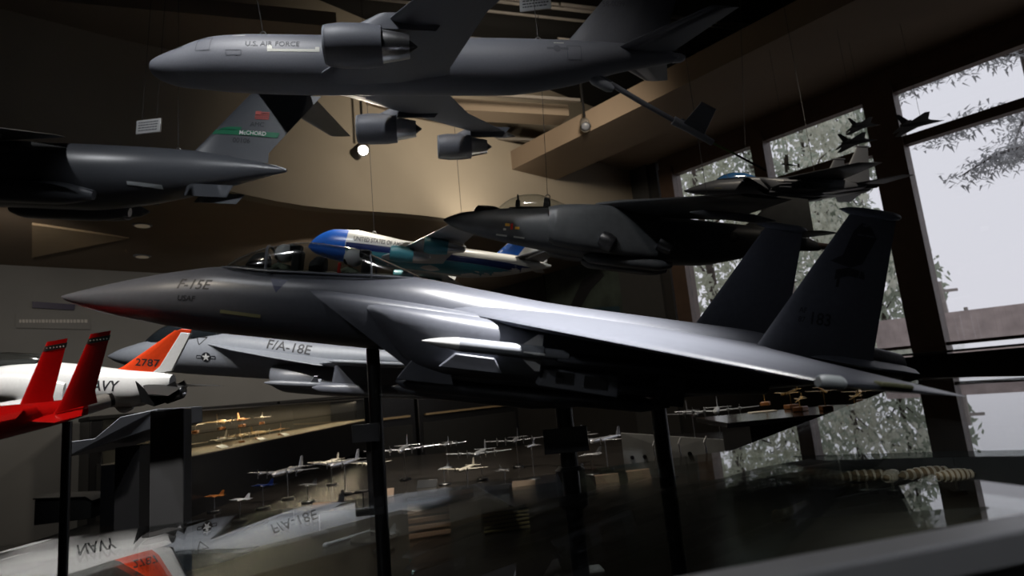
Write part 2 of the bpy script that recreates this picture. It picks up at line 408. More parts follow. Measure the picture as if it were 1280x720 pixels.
        for (x0, x1, zt, zb, yy) in ((7.75, 8.95, -.12, -.42, -2.42), (7.0, 8.1, -.3, -.78, -2.05)):
            put(MB().slab([(x0+.28, yy, zt), (x1-.18, yy, zt-.02), (x1, yy, zb), (x0, yy, zb+.02)], (0, .14, 0))).build('pylon', GUN, root, bevel=.02)
        pk = put(MB().slab([(9.70, -2.5, -.22), (11.2, -2.5, -.2), (11.2, -2.5, -.66), (9.62, -2.5, -.56)], (0, .3, 0))).build('weapon_rack', GREYM, root, bevel=.03)
        if s < 0:
            MB().box((9.95, -2.53, -.46), (10.28, -2.49, -.26)).build('rack_panel', MATTE, pk); MB().box((10.5, -2.53, -.5), (10.95, -2.49, -.28)).build('rack_panel', MATTE, pk)
        rm = put(MB().rev([(11.2, .1), (12.2, .1), (12.25, .02)], (0, -2.55, -.42), n=14)).build('inner_missile', GUND, root)
        put(MB().slab([(12.0, -2.56, -.15), (12.5, -2.56, -.15), (12.5, -2.56, -.7), (12.1, -2.56, -.7), (11.8, -2.56, -.42)], (0, .03, 0))).build('missile_fin', GUND, rm)
        put(MB().rev([(6.9, .01), (7.1, .09), (7.6, .16), (9.8, .19), (10.6, .1), (11.0, .01)], (0, -1.25, -1.05), n=18)).build('sensor_pod', GREYM if main else gd, root)
        put(MB().rev([(6.98, .02), (7.15, .12), (7.5, .17), (9.6, .17), (12.0, .16), (12.6, .02)], (0, -1.7, -.86), n=18)).build('targeting_pod', GUND, root)
    return fu
E15 = (R(10.93), R(10.38), R(10.13)); K15 = .44; U15 = .15*K15; P15 = CAM+(Vector((-1.3859, 1.8098, 1.9628))-CAM)*K15
strike = thing('strike_fighter_model', 'large dark grey twin-tail fighter model with two pilots, missiles and tail number 183', 'model airplane', tuple(P15), E15, U15)
f15(strike)
M15 = Matrix.LocRotScale(P15, Euler(E15), Vector((U15,)*3))
DECK = 1.0
st = thing('pole_stand', 'black three-pole stand holding up the large dark grey fighter', 'display stand', (0, 0, DECK))
for k, (lx, lz, r) in enumerate(((6.35, -.46, .0095), (10.6, -.5, .013), (12.9, -.5, .012))):
    q = M15 @ Vector((lx, 0, lz))-st.location
    MB().rev([(.012, r), (q.z, r)], (q.x, q.y, 0), 'z', 20).build('pole', BLACK, st, bevel=.001)
    if k == 1: MB().rev([(.37, r*1.3), (.375, r*1.7), (.425, r*1.7), (.43, r*1.3)], (q.x, q.y, 0), 'z', 24).build('pole_collar', BLACK, st)
    MB().rev([(0, r*3.2), (.008, r*3.2), (.012, r*2.6)], (q.x, q.y, 0), 'z', 24).build('foot_plate', BLACK, st)
PLG = M('plate_grey', (.06, .06, .065), .4)
for (lx, px, py, w_, h_) in ((10.6, 707, 550, 27, 15), (6.35, 458, 541, 17, 11)):
    yy = (M15 @ Vector((lx, 0, -.45))).y-.022; c = at_y(px, py, yy)-st.location; f_ = yy/FPX
    MB().box((c.x-w_*f_, c.y-.004, c.z-h_*f_), (c.x+w_*f_, c.y, c.z+h_*f_)).build('sign_plate', PLG, st, bevel=.001, label='dark grey blank plate fixed to a pole')

small15 = thing('fighter_model', 'small grey twin-tail fighter with blue canopy hanging before the window', 'model airplane', (.9462, 3.0447, 2.4934), (R(2.02), R(3.19), R(7.49)), .058)
f15(small15, False)

# ------------------------------------------------------------------ aerial tanker
tanker = thing('tanker_model', 'large grey four-engined tanker model with refuelling boom, hanging along the top', 'model airplane', (-1.2944, 2.0883, 2.8926), (R(6.89), R(1.72), R(8.17)), .052)
tf = MB().loft([(0, .05, -.3, -.4), (.3, .62, .15, -.95), (1.1, 1.08, .55, -1.42), (2.3, 1.42, 1.05, -1.75), (3.4, 1.55, 1.55, -1.85), (5, 1.8, 1.95, -2.0), (7.5, 1.92, 2.12, -2.15), (12, 1.95, 2.15, -2.25), (26, 1.95, 2.15, -2.2), (31, 1.8, 2.1, -1.5), (36, 1.3, 1.9, -.2), (39.5, .7, 1.5, .4), (40.6, .35, 1.2, .65)], 40, 6).build('fuselage', GREYT, tanker)
MB().rev([(40.2, .42), (40.9, .36), (41.2, .2), (41.25, .01)], (0, 0, .92), n=16).build('tail_cone', GREYL, tanker)
for s in (-1, 1):
    w = MB().wing([(12.0, 1.2, -1.35, 9.8, 1.25), (13.4, 2.6, -1.2, 8.4, 1.0), (18.5, 9.3, -.5, 5.4, .62), (27.3, 20.0, .6, 2.7, .28)])
    (w if s > 0 else w.mirror()).build('wing', GREYT, tanker)
    t = MB().wing([(34.8, .8, 1.15, 5.2, .5), (40.2, 6.6, 1.75, 2.3, .2)])
    (t if s > 0 else t.mirror()).build('tailplane', GREYT, tanker)
    for (x, y, z) in ((13.9, 8.2, -2.3), (21.2, 17.0, -1.4)):
        e = MB().rev([(.0, 1.06), (-.12, 1.16), (.1, 1.25), (1.0, 1.36), (2.4, 1.34), (3.4, 1.22), (3.42, .9), (3.0, .9)], (x, y*s, z), n=28, caps=(False, False)).build('engine_cowling', GREYT, tanker)
        MB().rev([(.02, 1.06), (.9, 1.0), (.9, .3), (.4, .02)], (x, y*s, z), n=28, caps=(False, False)).build('fan_face', MATTE, e)
        MB().rev([(-.02, 1.1), (-.14, 1.16), (0, 1.24), (.02, 1.23)], (x, y*s, z), n=28, caps=(False, False)).build('intake_lip', GREYL, e)
        MB().rev([(2.9, .92), (3.42, 1.02), (4.6, .82), (5.1, .72), (5.1, .62), (4.4, .5)], (x, y*s, z), n=28, caps=(False, False)).build('exhaust_sleeve', METAL, e)
        MB().rev([(4.2, .5), (5.1, .42), (5.6, .05)], (x, y*s, z), n=20).build('exhaust_cone', METALD, e)
        zz = z+1.2
        p = MB().wing([(x+1.2, zz-.15, y*s, 5.6, .5), (x+3.2, zz+.9, y*s, 4.5, .5)], True).build('engine_pylon', GREYT, tanker)
fin = MB().wing([(31.0, 1.7, 0, 8.4, .7), (38.6, 10.2, 0, 3.6, .3)], True).build('tail_fin', GREYT, tanker)
text('U.S. AIR FORCE', .56, (7.2, .55), tf, M('marking_slate', (.045, .048, .06), .6, noise=0), eps=.02, sx=1.0, bold=.01)
mark(outline([(3.75, .25), (4.75, .25), (4.85, 1.35), (3.85, 1.35)], .06)+outline([(5.9, -.15), (6.95, -.15), (6.95, .22), (5.9, .22)], .05), tf, MARKG, eps=.02, name='door_outline')
mark([quad(8.75, .12, 12.4, .32), quad(8.75, .12, 9.1, .62), quad(12.1, .12, 12.4, .5)], tf, MARKL, eps=.02, name='light_stripe')
mark([line((2.05, .62), (2.75, .95), .16)], tf, MATTE, eps=.02, name='cockpit_window')
mark([line((6.2, 1.52), (7.1, 1.56), .07)], tf, MARKL, eps=.02, name='light_stripe')
mark(outline([(30.9, -.1), (32.0, -.1), (32.0, 1.0), (30.9, 1.0)], .05)+[disc((30.1, .75), .3), quad(29.3, .65, 31.0, .85)], tf, MARKG, eps=.02, name='tail_marking')
mark([quad(29.9, 1.25, 30.7, 1.33)], tf, MARKL, eps=.02, name='light_stripe')
text('58-0099', .7, (34.4, 5.0), fin, MARKG, eps=.02, sx=.8)
for s in (-1, 1): pass
bm_ = MB().tube([(33.6, 0, -.7), (34.4, 0, -1.05), (37.2, 0, -2.75), (40.2, 0, -4.45)], .24, 12, r1=.2).build('refuelling_boom', GREYT, tanker, label='long refuelling boom reaching down behind the tail')
MB().rev([(0, .3), (.3, .42), (1.6, .4), (2.0, .2)], (0, 0, 0), n=14).build('boom_root', GREYL, bm_); o = bpy.data.objects['boom_root']; o.location = (33.2, 0, -.85); o.rotation_euler = (0, R(28), 0)
MB().tube([(39.9, 0, -4.3), (41.3, 0, -5.05), (43.2, 0, -6.2)], .36, 12, r1=.26).build('boom_sleeve', GREYL, bm_)
MB().tube([(43.2, 0, -6.2), (45.1, 0, -7.15)], .09, 8).build('boom_nozzle', M('nozzle_green', (.16, .3, .07), .4), bm_)
MB().tube([(45.1, 0, -7.15), (47.7, 0, -8.55)], .09, 8).build('boom_nozzle', MATTE, bm_)
for s in (-1, 1):
    MB().slab([(40.6, .2*s, -4.7), (42.4, .2*s, -5.6), (42.6, 1.9*s, -4.2), (41.4, 1.9*s, -3.6)], (.1, 0, .16)).build('ruddervator', GREYT, bm_)

# ------------------------------------------------------------------ airlifter, only its rear end in view
airl = thing('airlifter_model', 'grey airlifter model tail with a green tail band, hanging at the left', 'model airplane', (-3.8172, 3.1676, 3.1348), (R(-2.46), R(8.52), R(-1.85)), .052)
af = MB().loft([(0, .3, -.6, -1.2), (1.2, 1.6, .8, -2.2), (3.5, 2.7, 2.4, -3.0), (7, 3.3, 3.3, -3.4), (12, 3.4, 3.5, -3.5), (30, 3.4, 3.5, -3.45), (36, 3.1, 3.45, -2.7), (41, 2.4, 3.35, -1.6), (45.5, 1.5, 2.9, -.3), (49, .75, 2.35, .8), (51.5, .12, 1.85, 1.5)], 40, 5).build('fuselage', GREYC, airl)
cfin = MB().wing([(40.2, 2.4, 0, 9.2, .9), (41.3, 3.5, 0, 8.0, .75), (46.3, 10.2, 0, 7.8, .5)], True).build('tail_fin', GREYC, airl)
for s in (-1, 1):
    w = MB().wing([(15.5, 2.0, 3.6, 13, 1.4), (17.5, 3.6, 3.5, 11.2, 1.2), (28, 25, 7.5, 3.2, .4)]) if s > 0 else MB().wing([(15.5, 2.0, 3.6, 13, 1.4), (17.5, 3.6, 3.1, 11.4, 1.2), (21, 11, .2, 9.2, .9), (28, 25, -3.2, 3.2, .4)])
    (w if s > 0 else w.mirror()).build('wing', GREYC, airl)
    t = MB().wing([(46.8, 0, 10.6, 6.0, .6), (51.6, 9.8, 10.4, 2.6, .25)])
    (t if s > 0 else t.mirror()).build('tailplane', GREYC, airl)
    for (x, y, z) in ((15.2, 9, -1.6), (20, 15.6, -3.2)):
        e = MB().rev([(0, 1.2), (.1, 1.4), (1.5, 1.45), (3.4, 1.25), (3.4, 1.0), (5.2, .7), (6.4, .1)], (x, y*s, z+(4.6 if s > 0 else 0)), n=24, caps=(False, True)).build('engine', GREYC, airl)
        zz = z+(4.6 if s > 0 else 0); MB().wing([(x+1.5, zz+1.0, y*s, 6, .5), (x+3, zz+2.9, y*s, 5, .5)], True).build('engine_pylon', GREYC, airl)
    g = MB().loft([(20, .5, -2.5, -3.4), (22, 1.2, -1.6, -3.9), (29, 1.2, -1.6, -3.9), (33.5, .3, -2.3, -3.3)], 20, 4, y0=2.7*s).build('wheel_fairing', GREYC, airl)
    MB().wing([(41.5, -1.9, 1.0*s, 4.6, .2), (42, -.7, 1.3*s, 4.8, .2)], True).build('strake', GREYC, airl)
    for y, zz in ((7.2, .2), (13.5, -1.6)): MB().rev([(0, .02), (2, .5), (6, .45), (9.5, .02)], (24.0, y*s, zz+(0 if s < 0 else 5)), n=14).build('flap_fairing', MATTE if s < 0 else GREYC, airl)
mark([[(43.0, 5.35), (53.2, 5.15), (53.4, 5.75), (43.2, 5.85)], [(43.6, 5.9), (46.0, 5.85), (46.2, 6.2), (44.6, 6.2)]], cfin, GREEN, eps=.06, name='green_band', maxlen=1)
text('McCHORD', .62, (46.0, 5.36), cfin, WHITE, eps=.12, sx=.95, bold=.01)
text('AMC', .7, (47.0, 6.35), cfin, MARK, eps=.06); text('00106', .75, (45.4, 4.45), cfin, MARK, eps=.06)
mark([quad(47.4, 7.2+.15*k, 48.9, 7.28+.15*k) for k in range(6)]+[quad(47.4, 7.65, 48.0, 8.1)], cfin, M('flag_red', (.5, .10, .09), .5), eps=.06, name='flag_marking')
mark([line((36.5, -1.3), (39.7, -1.3), .32)], af, STRIPW, eps=.05, name='light_stripe')
roundel((41.6, -1.1), .55, af, MARKG, GREYC)
mark([line((49.5, 2.25), (53.0, 1.25), .12)], af, STRIPW, eps=.06, name='light_stripe')

# ------------------------------------------------------------------ jump jet
jump = thing('jump_jet_model', 'dark grey-green jump jet model hanging before the lit fascia, nose left', 'model airplane', (-.2998, 2.6941, 2.3512), (R(-.71), R(11.65), R(-.28)), .124)
hf = MB().loft([(.1, .01, .05, -.01), (.3, .12, .17, -.15), (.8, .28, .38, -.32), (1.5, .42, .52, -.46), (2.3, .52, .68, -.58), (3.2, .6, .82, -.68), (4.2, .66, .95, -.78), (5.5, .7, 1.0, -.85), (7.5, .72, 1.0, -.85), (9.5, .62, 1.0, -.72), (11.5, .42, 1.0, -.2), (13, .26, .85, .2), (14.0, .1, .6, .32), (14.05, .02, .5, .4)], 36, 5).build('fuselage', HARR, jump)
MB().loft([(1.2, .05, .55, .4), (1.35, .14, .72, .4), (1.9, .16, .74, .45), (2.15, .05, .68, .5)], 16, 4).build('nose_sensor', BLACK, jump)
hc = MB().loft([(2.05, .06, .66, .55), (2.5, .36, 1.08, .6), (3.0, .46, 1.3, .68), (3.5, .46, 1.36, .75), (4.1, .42, 1.22, .8), (4.8, .2, 1.02, .85)], 20, 5, half=True).build('canopy', CANO, jump)
def bowh(x, w, z0, z1): return MB().tube([(x+.1*math.cos(math.pi*j/12)**2-.1, w*math.cos(math.pi*j/12), z0+(z1-z0)*math.sin(math.pi*j/12)) for j in range(13)], .03, 6)
bowh(2.85, .44, .66, 1.26).build('canopy_bow', BLACK, hc); bowh(4.0, .44, .78, 1.25).build('canopy_bow', BLACK, hc)
MB().loft([(2.5, .2, .74, .6), (3, .36, .8, .6), (4.4, .36, .95, .7)], 14, 3).build('cockpit_floor', MATTE, jump)
sh_ = MB().box((3.75, -.2, .8), (3.95, .2, 1.22)).build('ejection_seat', BLACK, jump, bevel=.04); MB().box((2.72, -.26, .74), (2.88, .26, 1.02)).build('instrument_panel', MATTE, jump, bevel=.04)
for s in (-1, 1):
    rs = []
    for (x, w, zt, zb) in smooth([(3.95, 1.28, .62, -.62), (4.3, 1.36, .72, -.74), (5.2, 1.32, .85, -.82), (6.5, 1.05, .95, -.82), (8, .72, .95, -.7)], 4):
        rs.append([(x+(.25 if x < 4.2 else 0)*(.62-((zt+zb)/2+(zt-zb)/2*math.sin(2*math.pi*j/22)))*.4, s*(.5+(w-.5)*(.5+.5*math.copysign(abs(math.cos(2*math.pi*j/22))**.7, math.cos(2*math.pi*j/22)))), (zt+zb)/2+(zt-zb)/2*math.copysign(abs(math.sin(2*math.pi*j/22))**.7, math.sin(2*math.pi*j/22))) for j in range(22)])
    b = MB().rings(rs, 0, (False, True)); fr = [Vector(p) for p in rs[0]]; c = sum(fr, Vector())/22
    inn = [p+(c-p)*.1 for p in fr]; b.rings([fr, inn], 0, (False, False)); b.rings([inn, [p+Vector((.8, 0, 0)) for p in inn]], 1, (False, True))
    b.build('air_intake', [HARR, MATTE], jump)
    w = MB().wing([(5.6, .5, 1.02, 5.4, .5), (6.2, 1.1, .98, 4.6, .42), (9.5, 4.6, .42, 1.5, .12)]); (w if s > 0 else w.mirror()).build('wing', HARR, jump)
    t = MB().wing([(11.6, .2, .72, 1.9, .16), (12.9, 2.1, .38, .8, .06)]); (t if s > 0 else t.mirror()).build('tailplane', HARR, jump)
    MB().loft([(5.4, .1, -.85, -1.0), (5.7, .24, -.75, -1.15), (8.0, .24, -.75, -1.18), (8.6, .06, -.8, -1.0)], 16, 4, y0=.42*s).build('gun_pod', HARR, jump)
    MB().rev([(0, .3), (.25, .34), (.5, .28), (.52, .2)], (0, 0, 0), n=18).build('jet_nozzle', METALD, jump); o = [q for q in jump.children if q.name.startswith('jet_nozzle')][-1]; o.location = (5.9, 1.0*s, -.35); o.rotation_euler = (0, R(25), R(8*s))
    MB().rev([(0, .28), (.25, .32), (.5, .26), (.52, .18)], (0, 0, 0), n=18).build('jet_nozzle', METALD, jump); o = [q for q in jump.children if q.name.startswith('jet_nozzle')][-1]; o.location = (8.0, .8*s, -.2); o.rotation_euler = (0, R(25), R(8*s))
    MB().rev([(8.4, .02), (8.8, .12), (10.4, .14), (11.1, .02)], (0, 3.2*s, .2), n=14).build('wing_pod', GREYM, jump)
MB().wing([(11.2, .9, 0, 2.6, .2), (12.4, 2.25, 0, 1.15, .1)], True).build('tail_fin', HARR, jump)
MB().rev([(13.6, .05), (13.7, .13), (14.3, .12), (14.5, .03)], (0, 0, .5), n=14).build('tail_boom', M('boom_brown', (.16, .10, .085), .4), jump)
MB().tube([(14.4, 0, .48), (14.95, 0, .42)], .02, 6).build('tail_probe', BLACK, jump)
roundel((10.7, .35), .2, hf, MARK, HARR)
mark([line((2.15, -.42), (2.55, -.44), .05), line((2.8, -.45), (3.2, -.47), .05)], hf, MARKL, name='light_stripe', eps=.01)
mark([quad(2.45, -.12, 2.62, -.02), quad(2.82, -.2, 2.98, -.12)], hf, YEL, name='yellow_marking', eps=.01); mark([quad(2.66, -.22, 2.74, -.02)], hf, REDM, name='red_marking', eps=.01); mark([quad(2.4, -.27, 2.5, -.2)], hf, MARKL, name='light_marking', eps=.01)

# ------------------------------------------------------------------ presidential jumbo
jumbo = thing('airliner_model', 'blue and white four-engined jumbo jet model behind the large fighter canopy', 'model airplane', (-1.1051, 3.2499, 2.4576), (R(-3.5), R(10.56), R(9.68)), .0288)
jf = MB().loft([(7.2, 2.95, 3.4, -3.0), (9, 3.1, 3.5, -3.15), (14, 3.2, 3.1, -3.2), (19, 3.2, 2.6, -3.2), (30, 3.2, 2.6, -3.2), (38, 2.6, 2.5, -2.0), (44, 1.5, 2.2, -.2), (48, .3, 1.6, 1.0)], 36, 5).build('fuselage', [CREAM if False else M('jumbo_white', (.62, .62, .58), .3, noise=.03)], jumbo)
MB().loft([(0, .1, -.6, -1.0), (.8, 1.1, .7, -1.7), (2.4, 2.0, 2.2, -2.4), (4.6, 2.6, 3.2, -2.8), (7.3, 2.96, 3.42, -3.02)], 36, 5).build('nose', BLUE, jumbo)
mark([quad(7.3, -1.1, 44, .1)], jf, BLUED, eps=.06, name='blue_stripe', maxlen=1); mark([quad(7.3, -3.1, 40, -1.15)], jf, TEAL, eps=.05, name='lower_stripe', maxlen=1)
text('UNITED STATES OF AMERICA', 1.35, (8.6, .55), jf, MARK, eps=.08, sx=.62, bold=.015)
for s in (-1, 1):
    w = MB().wing([(14, 2.5, -1.8, 12, 1.3), (16.5, 5, -1.5, 10, 1.0), (27.5, 22, .5, 4.6, .4)]); (w if s > 0 else w.mirror()).build('wing', M('jumbo_silver', (.42, .43, .45), .3, .5), jumbo)
    t = MB().wing([(39.5, 1, 1.6, 6.5, .6), (46.5, 9.8, 2.6, 2.2, .2)]); (t if s > 0 else t.mirror()).build('tailplane', MATS['jumbo_silver'], jumbo)
    for (x, y, z) in ((16.2, 8.4, -2.6), (22.2, 13.6, -1.9)):
        e = MB().rev([(.4, .9), (0, 1.25), (.15, 1.42), (1.6, 1.55), (4.2, 1.3), (4.2, 1.0)], (x, y*s, z), n=22, caps=(True, True)).build('engine_cowling', TEAL, jumbo)
        MB().rev([(3.8, .95), (5.4, .8), (7.0, .5), (7.4, .05)], (x, y*s, z), n=18).build('exhaust_cone', METAL, e)
        MB().wing([(x+1.0, z+1.2, y*s, 6, .4), (x+2.4, z+2.4, y*s, 5, .4)], True).build('engine_pylon', MATS['jumbo_white'], jumbo)
jt = MB().wing([(36.0, 2.0, 0, 11.0, .8), (45.0, 12.0, 0, 4.6, .4)], True).build('tail_fin', MATS['jumbo_white'], jumbo)
mark([[(36.6, 2.6), (41.0, 2.6), (43.4, 6.5), (40.2, 6.5)]], jt, BLUE, eps=.05, name='blue_fin_flash', maxlen=1)

# ------------------------------------------------------------------ orange and white naval trainer
train = thing('trainer_model', 'white naval trainer model with orange tail fin numbered 2787', 'model airplane', (-1.5577, 1.5718, 1.7157), (R(5.06), R(8.43), R(-2)), .061)
nf = MB().loft([(0, .02, -.2, -.26), (.5, .3, .1, -.5), (1.6, .5, .35, -.75), (2.6, .6, .55, -.9), (4, .8, .95, -1.0), (5.2, .9, 1.05, -1.0), (7, .85, 1.0, -.9), (8.4, .68, .92, -.72), (9.6, .55, .88, -.62), (10.4, .42, .86, -.3), (11.0, .25, .8, .1)], 36, 5).build('fuselage', WHITE, train)
tfin = MB().wing([(8.3, .8, 0, 2.15, .2), (8.75, 1.0, 0, 1.7, .18), (10.9, 2.66, 0, .52, .09)], True).build('tail_fin', ORANGE, train)
MB().slab([(10.0, -.075, .72), (10.95, -.06, .95), (11.62, -.03, 2.58), (11.18, -.04, 2.58), (10.42, -.075, 1.12)], (0, .12, 0)).build('rudder', WHITE, train, bevel=.02)
MB().slab([(10.86, -.035, 2.58), (11.62, -.035, 2.58), (11.62, -.035, 2.72), (11.2, -.035, 2.74)], (0, .07, 0)).build('fin_cap', ORANGE, train, bevel=.02)
text('2787', .42, (9.35, 1.1), tfin, MARK, eps=.006, sx=1.22, bold=.012, rot=.0)
text('NAVY', .58, (7.62, .02), nf, MARK, eps=.006, shear=.12, sx=.92, bold=.02, rot=.03)
nzt = MB().rev([(10.3, .36), (10.9, .34), (11.5, .26), (11.55, .18), (11.2, .16)], (0, 0, .1), n=24).build('exhaust_nozzle', METALD, train)
MB().rev([(11.5, .2), (11.56, .14), (11.5, .05)], (0, 0, .1), n=20).build('nozzle_ring', METAL, nzt)
for s in (-1, 1):
    t = MB().wing([(9.9, .3, .32, 1.7, .16), (11.4, 2.1, .2, .8, .05)]); (t if s > 0 else t.mirror()).build('tailplane', MATTE, train)
    t = MB().wing([(5.0, .6, -.55, 2.6, .3), (6.6, 4.6, -.3, 1.2, .08)]); (t if s > 0 else t.mirror()).build('wing', WHITE, train)
    MB().slab([(9.75, .5*s, .5), (10.25, .46*s, .12), (10.7, .42*s, .2), (11.3, .3*s, .55), (11.45, .28*s, .3), (11.35, .28*s, -.2), (10.6, .42*s, -.5), (10.1, .48*s, -.35)], (0, .05*s, 0)).build('heat_shield', BLACK, train)
    MB().loft([(3.9, .1, .3, -.4), (4.1, .3, .5, -.6), (5.2, .34, .55, -.65), (7.0, .1, .3, -.4)], 16, 4, y0=.85*s).build('air_intake', WHITE, train)
MB().loft([(8.6, .05, -.64, -.7), (9.0, .22, -.6, -.92), (9.4, .05, -.6, -.72)], 12, 3).build('arrester_fairing', WHITE, train)
tc_ = MB().loft([(1.9, .1, .5, .38), (2.6, .42, 1.05, .5), (3.6, .48, 1.35, .7), (4.8, .45, 1.35, .9), (5.8, .15, 1.05, .95)], 20, 4, half=True).build('canopy', CANO, train)
MB().loft([(2.2, .2, .62, .4), (3.4, .4, 1.0, .6), (5.2, .38, 1.12, .8)], 14, 3).build('cockpit_floor', MATTE, train)

# ------------------------------------------------------------------ red twin-tail trainer
redj = thing('red_jet_model', 'glossy red twin-tail jet model with silver exhaust at the far left', 'model airplane', tuple(CAM+(Vector((-1.303, .923, 1.503))-CAM)*.64), (R(4.06), R(-12.1), R(49.39)), .045*.64)
MB().loft([(0, .03, -.1, -.16), (.8, .4, .25, -.5), (2.2, .6, .6, -.75), (4, .75, .9, -.9), (6, .95, .95, -.95), (8.5, 1.1, .6, -.95), (10.5, .95, .25, -.95), (12.0, .5, .02, -.85)], 32, 5).build('fuselage', RED, redj)
MB().rev([(11.3, .42), (12.2, .42), (13.0, .36), (13.05, .3), (12.6, .28)], (0, 0, -.42), n=26).build('exhaust_nozzle', M('exhaust_silver', (.62, .62, .63), .3, .45), redj)
MB().rev([(12.95, .34), (13.2, .33), (13.22, .27), (12.9, .25)], (0, 0, -.42), n=26).build('nozzle_ring', BLACK, redj)
for s in (-1, 1):
    dx = 0 if s < 0 else -1.15
    f = MB().wing([(10.5+dx, -.3, 1.1*s, 1.75, .2), (10.95+dx, .3, 1.15*s, 1.3, .17), (12.49+dx, 3.0, 1.3*s, .86, .07)], True).build('tail_fin', RED, redj)
    MB().wing([(12.235+dx, 2.55, 1.275*s, .96, .12), (12.375+dx, 2.8, 1.29*s, .92, .11)], True).build('fin_band', MATTE, f)
    d = MB()
    for k in range(6): d.ball((12.42+dx+.135*k, 1.285*s-.05, 2.69-.01*k), .032, 8, 0, (1, .6, 1))
    d.build('band_studs', WHITE, f)
    t = MB().wing([(9.4, .7, -.3, 2.4, .16), (10.3, 2.0, -.62, 1.0, .05)]); (t if s > 0 else t.mirror()).build('tailplane', RED, redj)
    t = MB().wing([(5.0, .8, .2, 4.6, .3), (7.6, 3.4, .1, 1.2, .08)]); (t if s > 0 else t.mirror()).build('wing', RED, redj)
    MB().loft([(4.2, .1, .3, -.6), (4.4, .35, .5, -.8), (7, .4, .5, -.8), (10, .1, .2, -.4)], 16, 4, y0=.95*s).build('air_intake', RED, redj)
MB().loft([(1.6, .1, .5, .38), (2.4, .42, 1.05, .5), (3.6, .48, 1.35, .7), (4.8, .45, 1.3, .8), (6.2, .15, .95, .85)], 20, 4, half=True).build('canopy', CANB, redj)

# ------------------------------------------------------------------ light grey naval fighter
navy = thing('naval_fighter_model', 'light grey naval fighter model lettered F/A-18E, under the large dark fighter', 'model airplane', (-1.7565, 2.5478, 1.8749), (R(12.53), R(7.77), R(.42)), .119)
vf = MB().loft([(.1, .02, -.22, -.28), (.5, .28, .0, -.45), (1.3, .5, .3, -.62), (2.2, .62, .55, -.7), (3.4, .72, .78, -.75), (5, .8, .95, -.78), (6.5, .95, .95, -.8), (8, 1.1, .9, -.85), (11, 1.2, .85, -.85), (14, 1.1, .8, -.75), (16.5, .8, .6, -.4)], 36, 5).build('fuselage', GREYL, navy)
MB().loft([(1.5, .1, .42, .3), (2.2, .42, .95, .45), (3.2, .5, 1.22, .6), (4.2, .42, 1.2, .75), (5.4, .15, .98, .85)], 20, 4, half=True).build('canopy', M('canopy_smoke', (.02, .025, .03), .08, noise=0, coat=1), navy)
for s in (-1, 1):
    def pm(b): return b if s < 0 else b.mirror()
    pm(MB().slab([(3.85, -.55, .44), (5.2, -1.25, .36), (6.8, -1.75, .26), (8.3, -2.1, .16), (9.4, -2.1, .1), (9.4, -.6, .12)], (0, 0, .05))).build('leading_edge_extension', GREYL, navy, bevel=.02)
    w = MB().wing([(8.2, 1.6, .16, 4.8, .3), (8.5, 2.1, .25, 4.5, .28), (9.9, 4.1, .72, 3.2, .18)]); (w if s > 0 else w.mirror()).build('wing', GREYL, navy)
    pm(MB().loft([(6.6, .3, -.05, -.75), (7.2, .55, .0, -.95), (9, .6, .05, -1.0), (14, .55, .1, -.85), (17, .45, .2, -.5)], 22, 4, y0=-1.25)).build('air_intake', GREYM, navy)
    m1 = pm(MB().rev([(7.0, .01), (7.2, .07), (7.6, .1), (9.9, .1), (10, .02)], (0, -2.9, -.28), n=14)).build('missile', GREYM, navy)
    for a in (0, 90): pm(MB().slab([(8.4, -2.9, -.28), (8.7, -2.9, -.28), (8.7, -2.9+.3*math.cos(R(a+20)), -.28+.3*math.sin(R(a+20))), (8.6, -2.9+.3*math.cos(R(a+20)), -.28+.3*math.sin(R(a+20)))], (0, .02, .02))).build('missile_fin', GREYL, m1)
    pm(MB().rev([(8.6, .01), (8.9, .16), (9.6, .2), (12, .2), (13, .02)], (0, -3.2, -.30), n=18)).build('drop_tank', GUN, navy)
    pm(MB().wing([(9.2, -.2, -3.2, 2.2, .12), (9.3, .42, -3.2, 2.4, .12)], True)).build('pylon', GUN, navy)
    pm(MB().rev([(9.4, .01), (9.6, .06), (12.2, .06), (12.25, .01)], (0, -4.15, .72), n=12)).build('wingtip_missile', GREYL, navy)
    f = MB().wing([(12.6, .4, 1.3*s, 3.0, .16), (14.2, 1.75, 2.4*s, 1.6, .06)], True).build('tail_fin', GREYL, navy)
    t = MB().wing([(14.6, 1.0, .1, 2.6, .16), (16.6, 3.6, .1, 1.2, .05)]); (t if s > 0 else t.mirror()).build('tailplane', GREYL, navy)
    MB().rev([(15.6, .5), (17.0, .46), (18.2, .34), (18.2, .28), (17.4, .3)], (0, .5*s, 0), n=22).build('exhaust_nozzle', METALD, navy)
text('F/A-18E', .40, (6.15, .44), vf, MARK, eps=.008, sx=1.25, bold=.012, rot=-.08)
roundel((4.05, .02), .17, vf, MARK, WHITE)
mark(outline([(3.55, .66), (3.95, .66), (3.75, .42)], .035), vf, MARK, name='rescue_marking', eps=.008)

